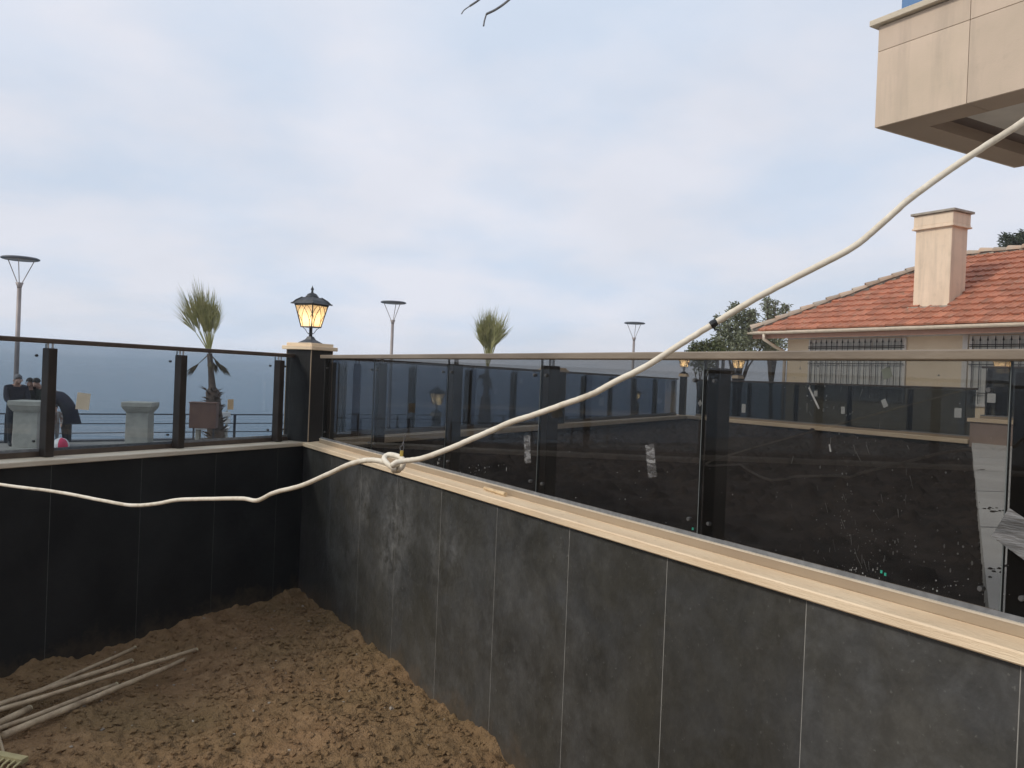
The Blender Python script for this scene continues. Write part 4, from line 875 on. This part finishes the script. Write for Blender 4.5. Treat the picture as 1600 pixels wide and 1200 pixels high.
def person(label, loc, heading, H=1.72, lean=0.0, neck=.2, arms=((.15, .3), (.15, .3)), mats=('navy', 'jeans', 'shoe'), hair='hair', stride=.0, bulk=1.0, coat=False, bend_knee=0.0):
    """local +y forward, x right. arms: (raise forward, elbow bend) per side"""
    t = tag(empty('person', loc, -heading), label, 'person', None); k = H/1.72; J = {}; E = []; Rr = {}
    Rx = lambda a: Matrix.Rotation(-a, 3, 'X')
    pel = Vector((0, -.02*lean*6, .94-bend_knee*.1)); J['pelvis'] = pel; Rr['pelvis'] = (.155*bulk, .12*bulk)
    up = lambda v: pel+Rx(lean) @ Vector(v)
    J['spine'] = up((0, .0, .20)); J['chest'] = up((0, 0, .40)); J['neck'] = up((0, 0, .53)); Rr.update(spine=(.15*bulk, .115*bulk), chest=(.17*bulk, .125*bulk), neck=.062)
    hd = Rx(lean+neck); nk = J['neck']
    J['jaw'] = nk+hd @ Vector((0, .025, .075)); J['head'] = nk+hd @ Vector((0, .015, .155)); J['crown'] = nk+hd @ Vector((0, 0, .215)); J['nose'] = nk+hd @ Vector((0, .125, .125))
    Rr.update(jaw=.070, head=(.088, .098), crown=.072, nose=.014)
    E += [('pelvis', 'spine'), ('spine', 'chest'), ('chest', 'neck'), ('neck', 'jaw'), ('jaw', 'head'), ('head', 'crown'), ('head', 'nose')]
    for s, sx in (('L', -1), ('R', 1)):
        fw = stride*sx
        J['hip'+s] = pel+Vector((.095*sx, 0, -.04)); J['knee'+s] = Vector((.10*sx, fw*.5+bend_knee*.2, .49)); J['ankle'+s] = Vector((.10*sx, fw-.03, .085)); J['toe'+s] = Vector((.125*sx, fw+.14, .035))
        Rr.update({'hip'+s: .105*bulk, 'knee'+s: .066, 'ankle'+s: .047, 'toe'+s: .038})
        E += [('pelvis', 'hip'+s), ('hip'+s, 'knee'+s), ('knee'+s, 'ankle'+s), ('ankle'+s, 'toe'+s)]
        ra, eb = arms[0 if sx < 0 else 1]
        sh = up((.185*sx*bulk, 0, .455)); ud = Rx(lean*.0) @ Vector((.12*sx, math.sin(ra), -math.cos(ra))).normalized(); el = sh+ud*.29
        fd = Vector((-.12*sx, math.sin(ra+eb), -math.cos(ra+eb))).normalized(); wr = el+fd*.25; pm = wr+fd*.075
        J['sh'+s] = sh; J['el'+s] = el; J['wr'+s] = wr; J['palm'+s] = pm; Rr.update({'sh'+s: .075*bulk, 'el'+s: .056*bulk, 'wr'+s: .036, 'palm'+s: (.036, .018)})
        E += [('chest', 'sh'+s), ('sh'+s, 'el'+s), ('el'+s, 'wr'+s), ('wr'+s, 'palm'+s)]
        sd = fd.cross(Vector((1, 0, 0))).normalized() if abs(fd.x) < .9 else Vector((0, 1, 0))
        for q, (off, ln) in enumerate(((-.030, .068), (-.010, .078), (.010, .074), (.030, .058))):
            a = f'f{q}{s}'; b2 = f'g{q}{s}'; J[a] = pm+sd*off+fd*ln*.5; J[b2] = pm+sd*off+fd*ln+Vector((-sx*.018, 0, 0)); Rr[a] = .0095; Rr[b2] = .008; E += [('palm'+s, a), (a, b2)]
        J['th'+s] = wr+fd*.03+sd*(-.045)+Vector((-sx*.01, 0, 0)); Rr['th'+s] = .011; E += [('wr'+s, 'th'+s)]
    def sm(a, b):
        if a in ('neck', 'jaw', 'head') or a[:2] in ('wr', 'pa') or a[0] in 'fg' and a[1].isdigit(): return 2
        if a.startswith('ankle'): return 3
        if a.startswith('hip') or a.startswith('knee') or b.startswith('hip'): return 1
        return 0
    J = {q: Vector(v)*k for q, v in J.items()}; Rr = {q: (tuple(x*k for x in v) if isinstance(v, tuple) else v*k) for q, v in Rr.items()}
    skin_body('body', J, E, Rr, 'pelvis', t, sm, [M[mats[0]], M[mats[1]], M['skin'], M[mats[2]]])
    h = MB(); C0 = J['head']+(hd @ Vector((0, -.018, .028)))*k
    for i in range(7):
        for j in range(12): pass
    rings = 6; nn = 14; vs = []
    for i in range(rings+1):
        ph = (math.pi*.60)*i/rings
        for j in range(nn):
            a = 2*math.pi*j/nn; fr = math.sin(a); cut = ph*(1.0-.55*max(0, fr)); v = Vector((math.sin(cut)*math.cos(a)*.090, math.sin(cut)*math.sin(a)*.106, math.cos(cut)*.108)); vs.append(C0+(hd @ v)*k)
    h.add(vs, [(i*nn+j, (i+1)*nn+j, (i+1)*nn+(j+1) % nn, i*nn+(j+1) % nn) for i in range(rings) for j in range(nn)]); h.build('hair', M[hair], t, smooth=True)
    for sx in (-1, 1):
        MB().lathe([(.001, -.009*k), (.009*k, 0), (.001, .009*k)], 6, J['head']+(hd @ Vector((.033*sx, .088, -.008)))*k).build('eye', M['hair'], t)
        MB().box(-.008*k, .008*k, -.018*k, .018*k, -.030*k, .030*k, T=Matrix.Translation(J['head']+(hd @ Vector((.092*sx, -.005, -.02)))*k) @ hd.to_4x4()).build('ear', M['skin'], t, bevel=.005)
    MB().box(-.022*k, .022*k, -.004*k, .004*k, -.005*k, .005*k, T=Matrix.Translation(J['jaw']+(hd @ Vector((0, .070, .012)))*k) @ hd.to_4x4()).build('mouth', M['maroon'], t)
    if coat:   # open skirt of a long coat hanging from the hips
        vs = []; nn = 16
        for z, rx, ry, oy in ((.96, .17, .13, -.01), (.80, .19, .16, -.03), (.56, .22, .20, -.07)):
            for j in range(nn): a = 2*math.pi*j/nn; vs.append(Vector((rx*math.cos(a), oy-.02*lean*6+ry*math.sin(a)*(1+.06*math.sin(5*a)), z))*k)
        MB().add(vs, [(i*nn+j, i*nn+(j+1) % nn, (i+1)*nn+(j+1) % nn, (i+1)*nn+j) for i in range(2) for j in range(nn)]).build('coat_skirt', M[mats[0]], t, smooth=True)
    return t
def gp_(x, y): return tuple(onZ(x, y, -.42))
toward = lambda a: math.atan2(a.x, a.y)
rt_h = toward(Rw); cam_h = toward(-Fh); lf_h = toward(-Rw)
person('person in navy jacket and dark trousers at the far left, hands low', gp_(21, 697), rt_h+.75, 1.74, .16, .35, ((.35, .5), (.45, .7)), ('navy', 'jeans', 'shoe'), 'hair_grey', .06, 1.12)
person('person in black jacket with dark hair, second from the left', gp_(45, 694), cam_h-.35, 1.66, .14, .45, ((.5, .7), (.4, .6)), ('black_cloth', 'black_cloth', 'shoe'), 'hair', .03, 1.08)
person('person leaning in beside the dark fence post, head half hidden', gp_(64, 695), cam_h+.5, 1.67, .18, .45, ((.5, .6), (.4, .6)), ('green_cloth', 'jeans', 'shoe'), 'hair', .02, 1.0)
person('person in long dark coat bending forward right of the fence post', gp_(101, 697), lf_h+.15, 1.74, .88, .35, ((.45, .5), (.65, .4)), ('navy', 'jeans', 'shoe'), 'hair', .05, 1.22, True)
person('small child in brown and grey clothes under the bending adult', gp_(84, 699), cam_h-.6, 1.02, .05, .1, ((.3, .5), (.3, .5)), ('brown_cloth', 'grey_cloth', 'white_shoe'), 'hair', .02, 1.1)
q = onZ(95, 700, -.42); q = at(95, 700, 19.3)
t = thing('beach_ball', 'pink and white beach ball on the ground below the bending person', 'ball', (q.x, q.y, -.42))
for nm, m_, a0_, a1_ in (('ball_panel', 'pink', 0, 1.3), ('ball_panel', 'ball_white', 1.3, 2.6), ('ball_panel', 'pink', 2.6, 3.9), ('ball_panel', 'ball_white', 3.9, 6.283)):
    mb = MB(); vs = []; nu, nv = 6, 10
    for i in range(nu+1):
        for j in range(nv+1):
            a = a0_+(a1_-a0_)*i/nu+cam_h*-1-.9; b = -math.pi/2+math.pi*j/nv; vs.append((.18*math.cos(b)*math.cos(a), .18*math.cos(b)*math.sin(a), .18+.18*math.sin(b)))
    mb.add(vs, [(i*(nv+1)+j, (i+1)*(nv+1)+j, (i+1)*(nv+1)+j+1, i*(nv+1)+j+1) for i in range(nu) for j in range(nv)]); mb.build(nm, M[m_], t, smooth=True)

# ------------------------------------------------------------------ knotted cable strung across the yard
ct = thing('cable', 'cream sheathed cable with a knot strung across the yard from left to balcony', 'cable', tuple(at(615, 722, 2.1)))
anchor = K-5.2*D2+.10*N2; anchor.z = 1.80
path = [anchor, at(-120, 738, 3.75), at(0, 757, 3.5), at(85, 768, 3.38), at(160, 782, 3.25), at(206, 789.5, 3.15), at(245, 787, 3.05), at(278, 781, 2.98), at(330, 779.5, 2.85), at(378, 779, 2.72), at(402, 782, 2.66), at(428, 770, 2.58), at(470, 759, 2.48), at(510, 742, 2.36), at(545, 726, 2.25), at(575, 719, 2.16), at(600, 722, 2.11),
        at(618, 733, 2.085), at(628, 730, 2.07), at(629, 718, 2.08), at(618, 712, 2.11), at(606, 711, 2.125), at(600, 717, 2.11), at(606, 725, 2.075), at(614, 731, 2.06), at(616, 735.5, 2.075), at(624, 734, 2.10), at(625, 726, 2.09), at(614, 727, 2.055), at(620, 722.5, 2.05),
        at(634, 720, 2.05), at(660, 716, 2.03), at(700, 702, 2.0), at(735, 687, 1.98), at(770, 672, 1.96), at(800, 659, 1.94), at(835, 648, 1.92), at(880, 632, 1.89), at(925, 616, 1.86), at(960, 597, 1.84), at(1010, 572, 1.81), at(1060, 540, 1.79), at(1115, 506, 1.77), at(1180, 467, 1.75), at(1250, 430, 1.73), at(1330, 388, 1.71), at(1375, 352, 1.70), at(1420, 312, 1.69), at(1480, 268, 1.68), at(1540, 228, 1.67), at(1600, 189, 1.66), at(1700, 115, 1.66), at(1850, -20, 1.75), Vector((4.2, .8, 3.6)), Vector((8.2, .2, 5.6)), Vector((8.66, .15, 6.06))]
cp_ = catmull(path, 9); cp_ = [p+Vector((random.gauss(0, .00012), random.gauss(0, .00012), random.gauss(0, .0002))) for p in cp_]
MB().tube(cp_, [.0067*random.uniform(.985, 1.015) for p in cp_], 10).build('sheath', M['rope'], ct, True, smooth=True)
c0, c1 = at(1110, 508.5, 1.771), at(1120, 502.5, 1.769)
MB().tube([c0, c0.lerp(c1, .3), c0.lerp(c1, .7), c1], [.0075, .0086, .0085, .0074], 10).tube([c0.lerp(c1, .4), c0.lerp(c1, .4)+cr*.004+cu*-.012, c0.lerp(c1, .4)+cr*.012-cu*.012], .002, 5).build('tape', M['tape'], ct, True)
MB().tube([at(627, 713, 2.06), at(628, 704, 2.06)], [.0045, .004], 6).build('ferrule', M['yellow'], ct, True)
MB().tube(catmull([at(626, 704, 2.06), at(625, 699, 2.06), at(629, 695, 2.05), at(631, 688, 2.05), at(634, 681, 2.04)], 5), .0012, 5).tube(catmull([at(630, 704, 2.06), at(631, 698, 2.06), at(629, 695, 2.06)], 4), .0012, 5).build('wire_end', M['wire'], ct, True)
t = thing('loose_wire', 'thin dark wire end with a downward tip hanging at the top of the sky', 'wire', tuple(at(757, 20, 3.2)))
MB().tube(catmull([at(755.5, 41, 3.2), at(757, 32, 3.2), at(760, 22, 3.2)], 5), .003, 6).tube(catmull([at(760, 22, 3.2), at(776, 14, 3.2), at(795, 0, 3.2), at(822, -26, 3.2)], 8)+[at(1000, -160, 3.6), Vector((8.7, 4.0, 6.12))], .0045, 6).build('wire_strand', M['wire'], t, True, smooth=True)
t = thing('loose_wire', 'thin dark wire end curling left beside it at the top of the sky', 'wire', tuple(at(725, 15, 3.3)))
MB().tube(catmull([at(721, 22, 3.3), at(725, 16, 3.3), at(734, 9.5, 3.3)], 5), .0022, 6).tube(catmull([at(734, 9.5, 3.3), at(748, 0, 3.3), at(775, -22, 3.3)], 8)+[at(960, -170, 3.7), Vector((8.7, 4.6, 6.12))], .004, 6).build('wire_strand', M['wire'], t, True, smooth=True)

# ------------------------------------------------------------------ poles, rake, stick
def gz(x, y, up=0.02):
    p = onZ(x, y, up); return p
def pole(lab, a, b, r, ext=.0, ra=1.0, cut=True):
    d = (b-a).normalized(); a = a-d*ext; t = tag(empty('wooden_pole', tuple(a)), lab, 'pole', 'wooden poles on the soil')
    k = 9; pts = [a.lerp(b, i/k)+Vector((0, 0, random.gauss(0, .0012)))+Vector((-d.y, d.x, 0))*random.gauss(0, .0015) for i in range(k+1)]
    MB().tube(pts, [r*(ra+(1-ra)*i/k)*random.uniform(.97, 1.03) for i in range(k+1)], 10).build('shaft', M['wood'], t, True, smooth=True)
    MB().lathe([(r*.93, 0), (r*.9, .002)], 10).mesh; mb = MB(); q = b; mb.tube([q-d*.004, q+d*.0025], r*.96, 10); mb.build('cut_end', M['wood_end'], t, True); return t
pole('wooden pole lying lowest against the wall, half under the others', gz(20, 1098, .035), gz(211, 1012, .03), .011, .5)
pole('wooden pole with a pale cut end, second from the wall', gz(0, 1100, .07), gz(206, 1032.5, .062), .0125, .6)
pole('longest wooden pole, its tip reaching farthest right', gz(0, 1109, .06), gz(307, 1015, .035), .0115, .6)
pole('wooden pole nearest the viewer, thick at its near end', gz(4, 1150, .05), gz(288, 1031, .03), .0125, .0, 1.35)
pole('thin wooden pole pressed between the two front poles', gz(0, 1139, .05), gz(182, 1069, .03), .0115, .5)
pole('short thick wooden stake ending early at the left edge', gz(0, 1129, .055), gz(46, 1107, .04), .017, .5)
t = thing('rake', 'wooden rake head with pale teeth at the bottom left corner', 'rake', tuple(gz(10, 1183, .05)))
a, b = gz(-60, 1172, .06), gz(39, 1192, .05); d = (b-a).normalized(); s = Vector((d.y, -d.x, 0)); 
if s.dot(Fh) > 0: s = -s
MB().add([a-s*.018, b-s*.018, b+s*.018, a+s*.018, *[v+Vector((0, 0, .02)) for v in (a-s*.018, b-s*.018, b+s*.018, a+s*.018)]], [(3, 2, 1, 0), (4, 5, 6, 7), (0, 1, 5, 4), (1, 2, 6, 5), (2, 3, 7, 6), (3, 0, 4, 7)]).build('head_bar', M['rake'], t, True)
L = (b-a).length; k = int(L/.027)
for i in range(k+1):
    p = a+d*(.006+(L-.012)*i/k); MB().tube([p+s*.014+Vector((0, 0, .01)), p+s*.05+Vector((0, 0, .004)), p+s*.085+Vector((0, 0, -.03))], [.006, .005, .003], 5).build('tooth', M['rake'], t, True)
MB().tube([gz(7, 1181, .06), gz(3, 1166, .07), gz(-10, 1120, .09), gz(-60, 1060, .10)], .006, 6).build('handle_brace', M['wood'], t, True)
c0, c1 = onX(757, 766, 2.03), onX(803, 769, 2.03); c0.z = c1.z = CT+.011
t = MB().tube([Vector((2.045, onX(757, 766, 2.045).y, CT+.011)), Vector((2.035, onX(790, 769, 2.035).y, CT+.011))], [.008, .0105], 8).build('stick', M['stick'], None, True); tag(t, 'short piece of dowel lying on the travertine coping below the second pane', 'stick')

# ------------------------------------------------------------------ sea haze
HAZE = .001
if HAZE:
    hz = MB().box(-8200, 8200, -3100, 9200, -4.6, 10.5).build('haze', []); hz['kind'] = 'stuff'
    m = bpy.data.materials.new('haze'); m.use_nodes = True; nt = m.node_tree; nt.nodes.clear()
    o = nd(nt, 'ShaderNodeOutputMaterial'); v = nd(nt, 'ShaderNodeVolumePrincipled'); v.inputs['Color'].default_value = (.90, .93, .97, 1); v.inputs['Density'].default_value = HAZE; v.inputs['Anisotropy'].default_value = .2
    nt.links.new(v.outputs[0], o.inputs['Volume']); hz.data.materials.append(m)
